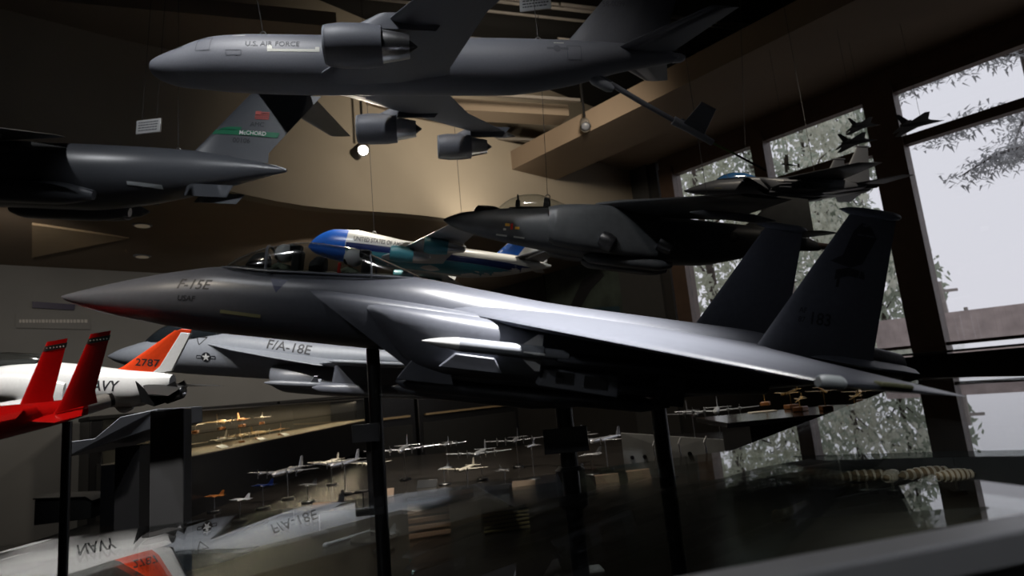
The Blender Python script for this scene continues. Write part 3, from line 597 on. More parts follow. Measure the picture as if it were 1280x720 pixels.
# ------------------------------------------------------------------ small black silhouette jets in the window
def black_jet(name, label, px, py, Y, yaw, sc, roll=0):
    j = thing(name, label, 'model airplane', at_y(px, py, Y), (R(roll), R(6), R(yaw)), sc, 'black jet models hanging by the window')
    MB().loft([(-7.5, .03, .1, .04), (-5.5, .22, .3, -.2), (-3, .5, .75, -.45), (-1.5, .6, .95, -.6), (2, .7, .75, -.75), (5, .6, .6, -.6), (6.6, .42, .4, -.4)], 22, 4).build('fuselage', MATTE, j)
    for s in (-1, 1):
        w = MB().wing([(-3.5, .5, 0, 8.2, .3), (-.5, 1.8, 0, 5.4, .2), (2.4, 5.2, -.1, 1.6, .08)]); (w if s > 0 else w.mirror()).build('wing', MATTE, j)
        t = MB().wing([(4.2, .4, -.1, 2.6, .14), (6, 2.9, -.4, 1.1, .05)]); (t if s > 0 else t.mirror()).build('tailplane', MATTE, j)
    MB().wing([(2.6, .5, 0, 3.6, .2), (5.4, 3.4, 0, 1.4, .08)], True).build('tail_fin', MATTE, j)
    return j
jets = [black_jet('jet_model', 'black jet model silhouette against the pale sky, right of the pillar', 1152, 154, 4.2, 192, .028, 12),
        black_jet('jet_model', 'upper black jet model silhouette against the window pillar edge', 1082, 157, 4.4, 200, .022, 12),
        black_jet('jet_model', 'lower black jet model silhouette left of the window pillar, above the grey tail', 1074, 177, 4.2, 196, .024, 12)]
drone = thing('biplane_model', 'tiny dark wire-braced biplane model hanging in front of the window', 'model airplane', at_y(987, 206, 4.4), (R(-25), R(25), R(-35)), .014)
MB().loft([(-4, .3, .3, -.4), (-3, .55, .5, -.6), (0, .5, .5, -.5), (5, .1, .15, -.05)], 14, 3).build('fuselage', MATTE, drone)
for z in (1.3, -.5): MB().wing([(-2.6, -6.5, z, 1.6, .12), (-2.6, 6.5, z, 1.6, .12)]).build('wing', M('linen', (.5, .5, .48), .6), drone)
for y in (-4.6, -2.2, 2.2, 4.6): MB().tube([(-2.2, y, -.5), (-2.2, y, 1.3)], .07, 5).build('strut', BLACK, drone)
MB().wing([(4, -1.8, .2, 1.2, .08), (4, 1.8, .2, 1.2, .08)]).build('tailplane', MATS['linen'], drone)
MB().box((-4.25, -.1, -1.6), (-4.1, .1, 1.6)).build('propeller', MATTE, drone)

# ================================================================== the room
WALLB = M('wall_beige', (.33, .285, .22), .85, noise=.05, nscale=2)
WALLG = M('wall_grey', (.21, .21, .205), .85, noise=.06, nscale=2)
WALLD = M('wall_dark', (.03, .028, .027), .8, noise=.1)
CEILK = M('ceiling_black', (.006, .006, .006), .9, noise=.1)
SOFB = M('soffit_brown', (.25, .19, .135), .9, noise=.06, nscale=2)
FRAME = M('bronze_frame', (.10, .062, .045), .5, .0, noise=.12)
FLOORM = M('floor_carpet', (.035, .032, .03), .95, noise=.3, nscale=60)
def sbox(name, a0, a1, b0, b1, z0, z1, m, bevel=0):
    o = MB().prism([tuple(ab(a, b, 0))[:2] for a, b in ((a0, b0), (a1, b0), (a1, b1), (a0, b1))], z0, z1).build(name, m, smooth_=False, bevel=bevel); return struct(o)
A0, B0, B1, H = -4.2, -4.6, 8.0, 5.2
sbox('floor', A0-.2, AW+.2, B0-.2, B1+.2, -.1, 0, FLOORM)
sbox('ceiling', A0-.2, AW+.3, B0-.2, B1+.2, H, H+.1, CEILK)
sbox('wall_back', A0-.2, AW, B1, B1+.15, 0, H, WALLG)
sbox('wall_left', A0-.2, A0, B0, B1, 0, H, WALLD)
sbox('wall_front', A0, AW, B0-.15, B0, 0, H, WALLD)
# window wall: solid piece beyond the windows, apron below, header above
PB = [(-3.3, -3.05), (-1.0, -.74), (1.48, 1.76), (2.83, 2.98), (4.06, 4.26)]   # posts, along the wall
sbox('wall_right', AW, AW+.18, 4.33, B1, 0, H, WALLD)
sbox('trim_1', AW-.04, AW+.14, B0, 4.26, 4.19, 4.40, FRAME)
sbox('wall_right', AW, AW+.18, B0, 4.33, 0, 1.50, WALLD)
sbox('wall_right', AW, AW+.18, B0, 4.33, 4.40, H, WALLD)
SILL = M('sill_polished', (.9, .89, .87), .07, 1, noise=.02)
struct(MB().slab([ab(AW, B0, 1.60), ab(AW-.30, B0, 1.535), ab(AW-.30, B0, 1.515), ab(AW, B0, 1.515)], BX*(4.06-B0)).build('trim_2', SILL, smooth_=False))
for i, (b0, b1) in enumerate(PB): sbox('trim_%d' % (3+i), AW-.07, AW+.14, b0, b1, 1.5, 4.25, FRAME)
edges = [B0]+[x for p in PB for x in p]
for i in range(len(PB)):
    b0, b1 = edges[2*i], edges[2*i+1]
    w = MB().prism([tuple(ab(a, b, 0))[:2] for a, b in ((AW+.02, b0), (AW+.032, b0), (AW+.032, b1), (AW+.02, b1))], 1.56, 4.2).build('window_%d' % (i+1), WGLASS, smooth_=False); struct(w)
    for z0, z1 in ((3.57, 3.66), (1.56, 1.61), (4.13, 4.2)):
        MB().prism([tuple(ab(a, b, 0))[:2] for a, b in ((AW-.03, b0), (AW+.08, b0), (AW+.08, b1), (AW-.03, b1))], z0, z1).build('window_frame', FRAME, w, smooth_=False)
struct(MB().prism([tuple(ab(a, b, 0))[:2] for a, b in ((AW+.02, 4.26), (AW+.032, 4.26), (AW+.032, 4.33), (AW+.02, 4.33))], 1.5, 4.4).build('window_6', WGLASS, smooth_=False))
# pilaster panel and the dark cladding beyond
sbox('trim_10', AW-.06, AW, 4.45, 5.12, 0, 4.4, M('panel_grey', (.055, .055, .055), .6, noise=.05))
# soffit over the window side
sbox('ceiling_2', 4.5, 5.22, B0, 4.72, 4.0, 4.22, SOFB)
sbox('ceiling_3', 5.22, AW, B0, 4.72, 4.40, 4.5, SOFB)
sbox('trim_11', 5.17, 5.22, B0, 4.72, 4.22, 4.45, SOFB)
# fascia with a gently curved run, and the low soffit behind it
fpts = [(-4.2, 4.72+.25), (-1, 4.72+.06), (.6, 4.72), (1.2, 4.66), (2.0, 4.66), (3.0, 4.7), (AW, 4.72)]
def fz(a): return 3.3-.09*math.exp(-((a-2.0)/.8)**2)
fa = []; n = 46
for i in range(n+1):
    a = A0+(AW-A0)*i/n
    for k in range(len(fpts)-1):
        if fpts[k][0] <= a <= fpts[k+1][0]+1e-6:
            t = (a-fpts[k][0])/(fpts[k+1][0]-fpts[k][0]); t = t*t*(3-2*t); fa.append((a, fpts[k][1]+(fpts[k+1][1]-fpts[k][1])*t)); break
b = MB(); b.rings([[tuple(ab(a, q, fz(a))), tuple(ab(a, q, H)), tuple(ab(a, q+.12, H)), tuple(ab(a, q+.12, fz(a)))] for a, q in fa]); struct(b.build('wall_fascia', WALLB, ang=20))
b = MB()
for (a, q), (a2, q2) in zip(fa, fa[1:]): b.add([tuple(ab(a, q+.02, fz(a))), tuple(ab(a2, q2+.02, fz(a2))), tuple(ab(a2, B1, 3.3)), tuple(ab(a, B1, 3.3)), tuple(ab(a, q+.02, fz(a)+.08)), tuple(ab(a2, q2+.02, fz(a2)+.08)), tuple(ab(a2, B1, 3.38)), tuple(ab(a, B1, 3.38))], [(0, 1, 2, 3), (7, 6, 5, 4)])
struct(b.build('ceiling_4', SOFB, ang=60))
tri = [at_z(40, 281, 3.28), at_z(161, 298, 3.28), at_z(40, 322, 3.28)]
struct(MB().slab([tri[0], tri[1], tri[2]], (0, 0, .03)).build('ceiling_5', M('soffit_panel_pale', (.55, .42, .27), .85, noise=.04), smooth_=False))  # lit patch of the soffit, its light put into the pale colour
# ceiling clouds with black slots between, laid on the direction of the conduits
D = R(18); DX = Vector((math.cos(D), math.sin(D), 0)); DN = Vector((-math.sin(D), math.cos(D), 0)); ZC = 4.3
def dn(px, py, z=ZC): P = at_z(px, py, z); return P.dot(DX), P.dot(DN)
def cloud(name, d0, d1, n0, n1, m, z0=ZC, z1=ZC+.12):
    o = MB().prism([tuple(DX*d+DN*n)[:2] for d, n in ((d0, n0), (d1, n0), (d1, n1), (d0, n1))], z0, z1).build(name, m, smooth_=False); return struct(o)
nA = dn(250, 18)[1]; nB0 = dn(146, 60)[1]; nB1 = dn(146, 88)[1]; dB = dn(146, 74)[0]
nC0 = dn(165, 94)[1]; nC1 = dn(300, 122)[1]; dC = dn(185, 108)[0]
nD0 = dn(600, 152)[1]; nD1 = dn(600, 188)[1]; dR = dn(690, 170)[0]
CLD = M('cloud_beige', (.23, .18, .13), .9, noise=.05, nscale=2)
cloud('ceiling_6', -6.5, dB, nA, 6.2, CLD)
cloud('ceiling_7', dB, dn(420, 60)[0], nA, nB0, CLD)
cloud('ceiling_8', dB, dn(420, 90)[0], nB1, nC0, CLD)
cloud('ceiling_9', dB, dR, nC1, nD0, CLD)
cloud('ceiling_10', dB, dC, nC0, nC1, CLD)
# thin ledges of light metal along the slots
LEDGE = M('ledge_metal', (.32, .29, .26), .4, .6, noise=.05)
nl = 12
for (d0, d1, nn, z) in ((-6.5, dR, nD0+(nD1-nD0)*.62, 4.32), (dB, dR, nC0-.02, 4.31)):
    o = MB().prism([tuple(DX*d+DN*n)[:2] for d, n in ((d0, nn), (d1, nn), (d1, nn+.03), (d0, nn+.03))], z, z+.03).build('trim_%d' % nl, LEDGE, smooth_=False); struct(o); nl += 1
# conduits and pipes under the black ceiling
cond = [(235, 15, 4.75), (245, 21, 4.72), (720, 8, 4.75), (720, 13, 4.72), (900, 28, 4.72), (900, 32, 4.75), (880, 66, 4.72), (520, 4, 4.9)]
for i, (px, py, z) in enumerate(cond):
    P = at_z(px, py, z); d0, d1 = -6.0, P.dot(DX)+2.6
    if px > 600: d0, d1 = P.dot(DX)-1.6, P.dot(DX)+2.4
    o = MB().tube([DX*d+DN*P.dot(DN)+Vector((0, 0, z)) for d in (d0, d1)], .014, 8).build('ceiling_conduit', M('conduit', (.24, .22, .20), .4, .3), None)
    tag(o, ['thin metal conduit crossing the black ceiling at upper left, front of a pair', 'thin metal conduit crossing the black ceiling at upper left, rear of a pair', 'thin conduit behind the tanker tail, nearer of the top pair', 'thin conduit behind the tanker tail, farther of the top pair', 'upper conduit of the pair right of the tanker tailplane', 'lower conduit of the pair right of the tanker tailplane', 'single low conduit just right of the tanker tail cone', 'conduit crossing the black ceiling above the tanker wing'][i], 'conduit', 'ceiling conduits')

ZG = 1.46
yw = R(14.3); GX = Vector((math.cos(yw), math.sin(yw), 0)); GN = Vector((-math.sin(yw), math.cos(yw), 0))
rA = at_z(1070, 690, ZG); n0 = rA.dot(GN); n1 = at_z(640, 599, ZG).dot(GN)
# ------------------------------------------------------------------ lamps
def loc(root, p): return Matrix.LocRotScale(root.location, root.rotation_euler, root.scale) @ Vector(p)
def lampfix(label, px, py, Y, aim, power, on=True, blend=.5, size=80, body=None):
    P = at_y(px, py, Y); t = thing('track_spotlight', label, 'spotlight', P, (0, 0, 0))
    d = (Vector(aim)-P).normalized(); q = Vector((0, 0, -1)).rotation_difference(d)
    hb = MB().rev([(-.02, .052), (.0, .055), (.16, .045), (.19, .02)], (0, 0, 0), 'z', 24, caps=(False, True)).build('lamp_head', body or BLACK, t); hb.rotation_mode = 'QUATERNION'; hb.rotation_quaternion = q
    bl = MB().ball((0, 0, .005), .045, 20, 0, (1, 1, .6)).build('bulb', M('bulb_lit', (1, .93, .8), .3, noise=0, emit=9) if on else GREYM, t); bl.rotation_mode = 'QUATERNION'; bl.rotation_quaternion = q
    top = 4.6-P.z
    MB().tube([(0, 0, .1), (0, 0, top)], .012, 8).build('stem', BLACK, t)
    return t, P, d
def spot(P, d, power, size=70, blend=.6, col=(1, .88, .72), rad=.05):
    l = bpy.data.lights.new('spot_light', 'SPOT'); l.energy = power; l.spot_size = R(size); l.spot_blend = blend; l.color = col; l.shadow_soft_size = rad
    o = bpy.data.objects.new('spot_light', l); COL.objects.link(o); o.location = P; o.rotation_mode = 'QUATERNION'; o.rotation_quaternion = Vector((0, 0, -1)).rotation_difference(Vector(d).normalized()); return o
def aim(P, T, power, **k): P = Vector(P); spot(P, Vector(T)-P, power, **k)
t, P, d = lampfix('lit track spotlight head below the tanker engine', 454, 188, 5.1, (-.6, 2.0, 1.2), 0); spot(P+d*.08, d, LAMP['track'], 90)
t, P, d = lampfix('unlit pale track spotlight under the window-side soffit', 732, 158, 5.6, (.5, 2.5, 1.2), 0, on=False, body=M('lamp_pale', (.22, .2, .18), .5))
# wall washer that lights the fascia, hidden behind the hanging jump jet
wl = thing('wall_washer', 'small black uplight on the soffit edge washing the beige fascia', 'spotlight', ab(3.75, 4.30, 3.02))
MB().rev([(0, .04), (.02, .05), (.09, .05)], (0, 0, 0), 'z', 20).build('lamp_head', BLACK, wl)
MB().tube([(0, 0, .04), tuple(BX*.36+Vector((0, 0, .10))), tuple(BX*.40+Vector((0, 0, .3)))], .01, 6).build('bracket', BLACK, wl)
spot(ab(3.75, 4.28, 3.13), BX*.42+Vector((0, 0, .75)), LAMP['wash'], 120, .9, (1, .88, .72))
aim(ab(3.2, 2.3, 3.93), ab(4.0, 4.7, 3.5), LAMP['wash2'], size=125, blend=1, col=(1, .87, .7), rad=.2)
# unseen spots, no fixtures: some for ceiling track lamps, others added as fill
aim((-1.1, .1, 5.05), (-.9, 2.1, 2.85), LAMP['tanker'], size=52, blend=.8, col=(.95, .97, 1))
aim((-2.9, 2.0, 4.22), (-2.4, 3.1, 2.9), LAMP['airl'], size=55, blend=.8, col=(.95, .97, 1))
WGP = M15 @ Vector((10.2, -2.5, .6))
aim((.95, .35, 4.1), WGP, LAMP['wing'], size=12, blend=1, col=(1, .98, .96), rad=.1)
aim((-1.1, -.4, 4.9), M15 @ Vector((4, 0, 0)), LAMP['nose'], size=26, blend=1, col=(.95, .97, 1), rad=.15)
for q, q2 in ((ab(.1, 5.4, 3.1), ab(.3, 8, 1.7)), (ab(2.6, 5.5, 3.1), ab(2.8, 8, 1.9)), (ab(5.2, 5.5, 3.1), ab(5.2, 8, 1.9))): aim(q, q2, LAMP['soff'], size=110, blend=1, col=(1, .9, .78))  # added spots under the low soffit, lift the back wall and underside
aim((-1.5, -1.6, 3.4), M15 @ Vector((8.5, -2, 0)), LAMP['side'], size=22, blend=1, col=(.95, .97, 1), rad=.1)  # added fill for the fighter's near side and missiles
aim((-2.0, .2, 4.6), (-1.4, 1.6, 1.6), LAMP['left'], size=36, blend=.8, col=(1, .96, .9), rad=.08)
aim((.75, -.9, 3.6), GX*.25+GN*n0+Vector((0, 0, ZG)), LAMP['rail'], size=20, blend=1, col=(.93, .96, 1), rad=.08)  # added lamp that only brightens the front rail
aim((-1.2, -.6, 3.6), loc(redj, (11, 0, .5)), LAMP['red'], size=16, blend=1, rad=.06)  # added lamp that only brightens the red jet
aim((-1.0, .9, 4.6), (-1.0, 2.3, 1.7), LAMP['navy'], size=30, blend=.8, col=(1, .97, .93), rad=.08)
aim((.2, .4, 4.4), loc(jump, (4, 0, .5)), LAMP['jump'], size=30, blend=1, col=(1, .95, .9), rad=.1)
aim((2.6, 1.6, 3.9), loc(small15, (9, 0, .5)), LAMP['small'], size=34, blend=1, rad=.1)
aim((-.75, 3.6, 4.1), (-.95, 3.9, 1.05), LAMP['deck2'], size=46, blend=.8, col=(1, .92, .8))
aim((-.4, 2.2, 4.7), (-.6, 3.3, 2.3), LAMP['jumbo'], size=40, blend=.8)
aim((.1, 3.7, 4.2), (.35, 4.2, 1.05), LAMP['deck'], size=58, blend=.8, col=(1, .92, .8))
for (P, e) in ((at_z(178, 281, 3.29), 0), (at_z(178, 320, 3.29), 1)):
    o = thing('recessed_downlight', ['small recessed downlight in the brown soffit, the nearer one', 'small recessed downlight in the brown soffit, the farther one'][e], 'ceiling light', P, group='recessed downlights in the soffit')
    MB().rev([(-.012, .07), (0, .085), (.004, .085)], (0, 0, 0), 'z', 24).build('trim_ring', GREYM, o); MB().rev([(-.014, .06), (-.008, .065)], (0, 0, 0), 'z', 24).build('lens', M('lens_dim', (.9, .75, .55), .4, noise=0, emit=.05), o)

# ------------------------------------------------------------------ hanging wires and plates
WIRE = M('wire', (.05, .05, .052), .45, .3, noise=0)
def wire(label, p, top=4.5, dx=0, dy=0, r=.0014, eye=True):
    p = Vector(p); o = thing('hanging_wire', label, 'wire', p, group='wires the models hang from')
    MB().tube([(0, 0, .02), (dx*(top-p.z), dy*(top-p.z), top-p.z)], r, 6).build('cable', WIRE, o)
    if eye:
        rs = []
        for i in range(17):
            a = 2*math.pi*i/16; rs.append((math.cos(a)*.011, 0, .008+math.sin(a)*.011))
        MB().tube(rs, .0026, 6).build('eye_bolt', METAL, o)
wire('steel wire and eye bolt at the tanker nose', loc(tanker, (8, 0, 2.15)), 4.9, -.13, 0)
wire('steel wire holding the rear of the tanker', loc(tanker, (29, 0, 2.1)), 4.9)
wire('steel wire holding the grey airlifter tail', loc(airl, (39.5, 0, 3.4)), 4.6)
wire('front wire of the blue and white jumbo jet', loc(jumbo, (12, 0, 3.25)), 4.3)
wire('rear wire of the blue and white jumbo jet', loc(jumbo, (30, 0, 2.6)), 4.3)
wire('front wire of the jump jet', loc(jump, (3.9, 0, 1.25)), 4.3, .05)
wire('rear wire of the jump jet', loc(jump, (10, 0, 1.0)), 4.3)
wire('front wire of the small fighter by the window', loc(small15, (6.2, 0, 1.5)), 4.3, .12)
wire('rear wire of the small fighter by the window', loc(small15, (13, 0, .95)), 4.3)
for k, (j, nm) in enumerate(zip(jets, ('right of the pillar', 'beside the pillar, upper', 'beside the pillar, lower'))): wire('thin wire of the black jet '+nm, j.location+Vector((0, 0, .012)), 4.3, eye=False, r=.0012)
wire('thin wire of the tiny biplane', drone.location+Vector((0, 0, .016)), 4.3, eye=False, r=.0012)
def plate(label, px, py, Y, w, h, yaw, m):
    o = thing('hanging_plate', label, 'sign', at_y(px, py, Y), (0, R(4), R(yaw)))
    MB().box((-w/2, -.004, -h/2), (w/2, .004, h/2)).build('panel', m, o, bevel=.002)
    b = MB()
    for i in range(4):
        z = h*.3-i*h*.19; x0 = -w*.4; random.seed(i+px)
        while x0 < w*.36:
            l = random.uniform(.04, .12)*w; b.box((x0, -.0055, z-h*.035), (min(x0+l, w*.42), -.004, z+h*.035)); x0 += l+w*.025
    b.build('text_lines', MARKG, o)
    MB().tube([(-w*.3, 0, h/2), (-w*.3, 0, 4.55-o.location.z)], .0012, 5).build('cord', WIRE, o); MB().tube([(w*.3, 0, h/2), (w*.3, 0, 4.55-o.location.z)], .0012, 5).build('cord', WIRE, o)
plate('small silver text plate hanging above the grey airlifter', 186, 158, 3.0, .15, .078, -10, M('plate_silver', (.5, .5, .5), .3, .7))
plate('white text plate hanging above the tanker at the top edge', 669, 3, 2.6, .15, .08, -8, M('plate_white', (.85, .85, .85), .5, noise=0))

# ------------------------------------------------------------------ wall items
P0 = on_wall(680, 340); P1 = on_wall(781, 330)
b0, b1 = P1.dot(BX), P0.dot(BX); z1 = on_wall(690, 338).z; z0 = z1-1.35
pic = thing('framed_picture', 'dim framed picture of a dark aircraft and red disc on the far right wall', 'picture', ab(AW-.03, (b0+b1)/2, (z0+z1)/2))
def wl_(b, z, o=0): return tuple(ab(AW-.03-o, b, z)-pic.location)
MB().slab([wl_(b0, z0), wl_(b1, z0), wl_(b1, z1), wl_(b0, z1)], AX*.03).build('canvas', M('canvas_green', (.05, .065, .055), .6, noise=.5, nscale=3), pic, smooth_=False)
for q in ([(b0, z0), (b1, z0)], [(b1, z0), (b1, z1)], [(b1, z1), (b0, z1)], [(b0, z1), (b0, z0)]): MB().tube([wl_(*q[0]), wl_(*q[1])], .022, 4).build('frame_rail', M('frame_dark', (.03, .025, .022), .5), pic)
def art(pts, m, nm, o=.006): MB().slab([wl_(b0+(b1-b0)*(1-u), z0+(z1-z0)*v, o) for u, v in pts], AX*.003).build(nm, m, pic, smooth_=False)
art([(.08, .45), (.3, .5), (.5, .78), (.72, .86), (.78, .78), (.6, .66), (.42, .46), (.2, .38)], M('paint_black', (.012, .012, .015), .6), 'painted_aircraft')
art([(.42, .1), (.9, .1), (.9, .42), (.6, .46)], M('paint_blue', (.02, .05, .07), .6), 'painted_sea', .004)
art([(.38+.09*math.cos(t*.3142), .3+.17*math.sin(t*.3142)) for t in range(20)], M('paint_red', (.16, .012, .008), .6), 'painted_disc', .009)
art([(.365, .2), (.395, .2), (.395, .4), (.365, .4)], M('paint_gold', (.4, .16, .03), .6), 'painted_bar', .012)
sg = thing('wall_sign', 'grey wall panel with a row of small pale lettering at far left', 'sign', at_z(88, 401, 0) if False else on_wall(88, 401, BX, B1-.01))
def bk(px, py, o=0): return tuple(on_wall(px, py, BX, B1-.01-o)-sg.location)
MB().slab([bk(20, 392), bk(113, 394), bk(113, 412), bk(20, 410)], tuple(-BX*.01)).build('panel', WALLG, sg, smooth_=False)
b = MB(); x = 24.0
random.seed(3)
while x < 110:
    wd = random.uniform(2.2, 4.2); b.slab([bk(x, 399.4, .012), bk(x+wd, 399.6, .012), bk(x+wd, 403.6, .012), bk(x, 403.4, .012)], tuple(-BX*.004)); x += wd+1.1
b.build('text_line', M('letter_pale', (.5, .48, .45), .6), sg, smooth_=False)
o = MB().slab([on_wall(40, 377, BX, B1-.01), on_wall(94, 381, BX, B1-.01), on_wall(92, 388, BX, B1-.01), on_wall(40, 385, BX, B1-.01)], tuple(-BX*.02)).build('wall_plaque', M('plaque_blue', (.025, .02, .06), .5), None, smooth_=False); tag(o, 'narrow dark blue plaque on the grey wall at far left', 'sign')

# ================================================================== display deck and cases
DK = M('deck_dark', (.013, .011, .0095), .24, noise=.25, nscale=5)
dk = thing('display_deck', 'large low black deck carrying the small models and the stands', 'display table', (0, 0, 0))
MB().prism([(-2.6, .73), (2.35, .73), (2.35, 5.0), (1.2, 6.0), (-2.6, 6.0)], DECK-.05, DECK).build('deck_top', DK, dk, bevel=.006)
MB().prism([(-2.5, .8), (2.25, .8), (2.25, 4.95), (1.15, 5.9), (-2.5, 5.9)], 0, DECK-.05).build('plinth', BLACK, dk)
for i, (a0, a1, lb) in enumerate([(.9, 2.7, 'tall black cabinet along the back wall, left of the row'), (2.75, 4.6, 'tall black cabinet along the back wall, middle of the row'), (4.65, 6.5, 'tall black cabinet along the back wall, right of the row')]):  # added row of cabinets, hides the lit back wall to keep it dark
    P = ab(a0, 7.2, 0); cb = thing('wall_cabinet', lb, 'cabinet', P, (0, 0, TH), group='black cabinets along the back wall')
    MB().box((0, 0, 0), (a1-a0, .7, 1.62)).build('body', BLACK, cb, bevel=.01); MB().box((-.01, -.02, 1.62), (a1-a0+.01, .72, 1.66)).build('cabinet_top', MATTE, cb, bevel=.006)
    MB().box((.06, -.012, .2), (a1-a0-.06, 0, 1.2)).build('door', MATTE, cb, bevel=.004)
    MB().box((.1, -.035, 1.30), (a1-a0-.1, -.0, 1.325)).build('ledge', M('ledge_brass', (.5, .36, .2), .4, .5), cb)
# near glass case under the camera
u0, u1 = -1.5, .40
def gp(u, n, z=0): return GX*u+GN*n+Vector((0, 0, z))
nc = thing('glass_display_case', 'near glass case with a silver front rail, its top mirroring the models', 'display case', (0, 0, 0))
def gbox(u0, u1, n0, n1, z0, z1): return MB().prism([tuple(gp(u, n))[:2] for u, n in ((u0, n0), (u1, n0), (u1, n1), (u0, n1))], z0, z1)
gbox(u0, u1, n0, n1, ZG-.008, ZG).build('glass_top', GLASS, nc, smooth_=False)
gbox(u0, u1, n1-.006, n1, 1.1, ZG-.008).build('glass_side', GLASS, nc, smooth_=False)
gbox(u1-.006, u1, n0, n1-.006, 1.1, ZG-.008).build('glass_side', GLASS, nc, smooth_=False)
gbox(u0, u1, n0-.022, n0, ZG-.012, ZG+.004).build('front_rail', M('rail_aluminium', (.62, .62, .64), .38, .25), nc, bevel=.002, label='brushed silver front rail')
gbox(u0, u1, n0-.02, n1, 0, 1.1).build('base_cabinet', BLACK, nc)
gbox(u0, u1, n0-.022, n0-.004, 1.1, ZG-.012).build('front_panel', BLACK, nc)
# right glass case
ZR = 1.41
rp = [at_z(889, 573, ZR), at_z(1190, 564, ZR), at_z(1300, 562, ZR), at_z(1300, 470, ZR), at_z(1152, 472, ZR)]
rc = thing('glass_display_case', 'right glass case whose top mirrors the window and the pillar', 'display case', (0, 0, 0))
pl = [tuple(p)[:2] for p in rp]
MB().prism(pl, ZR-.008, ZR).build('glass_top', GLASS, rc, smooth_=False)
for i in range(5):
    a, c = Vector(pl[i]), Vector(pl[(i+1) % 5]); d = (c-a).normalized(); nn = Vector((-d.y, d.x))*.006
    MB().prism([tuple(a), tuple(c), tuple(c+nn), tuple(a+nn)], 1.2, ZR-.008).build('glass_side', GLASS, rc, smooth_=False)
MB().prism(pl, DECK, 1.2).build('plinth', MATTE, rc)
q = (at_z(1190, 566, ZR)+at_z(1300, 564, ZR))/2
al2 = bpy.data.lights.new('case_strip_light', 'AREA'); al2.shape = 'RECTANGLE'; al2.size = .35; al2.size_y = .02; al2.energy = LAMP['rcase']; al2.color = (1, .86, .66)  # added area light, no seen source, brightens the ribbed models
ao2 = bpy.data.objects.new('case_strip_light', al2); COL.objects.link(ao2); ao2.location = at_z(1130, 540, ZR-.02); ao2.rotation_euler = (0, 0, R(35))
# left lit glass case
la = at_y(235, 572, 3.5); ZL0 = la.z; lb = at_z(452, 527, ZL0); ld = (lb-la); ld.z = 0; L_ = ld.length*2.1; ldn = ld.normalized(); lnn = Vector((-ldn.y, ldn.x, 0))
ZL1 = at_y(235, 515, 3.5).z
lc = thing('glass_display_case', 'lit glass case of tan models behind the left trainer, running away from view', 'display case', (la.x, la.y, 0), (0, 0, math.atan2(ldn.y, ldn.x)))
MB().box((0, 0, DECK), (L_, .5, ZL0)).build('plinth', BLACK, lc)
MB().box((0, 0, ZL0), (L_, .5, ZL0+.006)).build('case_floor', M('case_linen', (.26, .21, .15), .7), lc)
MB().box((0, 0, ZL0+.006), (L_, .006, ZL1)).build('glass_side', GLASS, lc); MB().box((0, .006, ZL0+.006), (.006, .494, ZL1)).build('glass_side', GLASS, lc)
MB().box((0, .494, ZL0+.006), (L_, .5, ZL1)).build('back_panel', M('case_back', (.05, .043, .034), .7), lc)
MB().box((0, 0, ZL1), (L_, .5, ZL1+.006)).build('glass_top', GLASS, lc)
MB().box((0, -.004, ZL1+.001), (L_, .0, ZL1+.008)).build('edge_strip', LEDGE, lc); MB().box((-.004, -.004, ZL0), (.0, .002, ZL1)).build('edge_strip', METAL, lc)
MB().box((.05, .1, (ZL0+ZL1)/2-.01), (L_, .494, (ZL0+ZL1)/2-.004)).build('glass_shelf', GLASS, lc)
lcm = Matrix.LocRotScale(lc.location, lc.rotation_euler, None)
al = bpy.data.lights.new('case_strip_light', 'AREA'); al.shape = 'RECTANGLE'; al.size = L_*.9; al.size_y = .03; al.energy = LAMP['case']; al.color = (1, .8, .55)
ao = bpy.data.objects.new('case_strip_light', al); COL.objects.link(ao); ao.location = lcm @ Vector((L_/2, .25, ZL1-.02)); ao.rotation_euler = (0, 0, lc.rotation_euler.z)
# oval counter with the golden models
oc = at_z(1000, 516, 1.3); e1 = at_z(1106, 503, 1.3)
def oval(w0, dd, z0, z1):
    pts = []
    c = Vector((e1.x-dd, oc.y+.06, 0))
    for i in range(25):
        t = -math.pi/2+math.pi*i/24; pts.append((c.x+dd*math.cos(t), c.y+dd*.75*math.sin(t)))
    pts += [(c.x-w0, c.y+dd*.75), (c.x-w0, c.y-dd*.75)]
    return MB().prism(pts, z0, z1)
ov = thing('oval_counter', 'black round-ended counter carrying golden models on wooden bases', 'display table', (0, 0, 0))
oval(.62, .34, 1.275, 1.3).build('counter_top', M('counter_gloss', (.012, .011, .011), .12, noise=.1), ov, bevel=.004)
oval(.56, .28, DECK, 1.275).build('plinth', BLACK, ov)

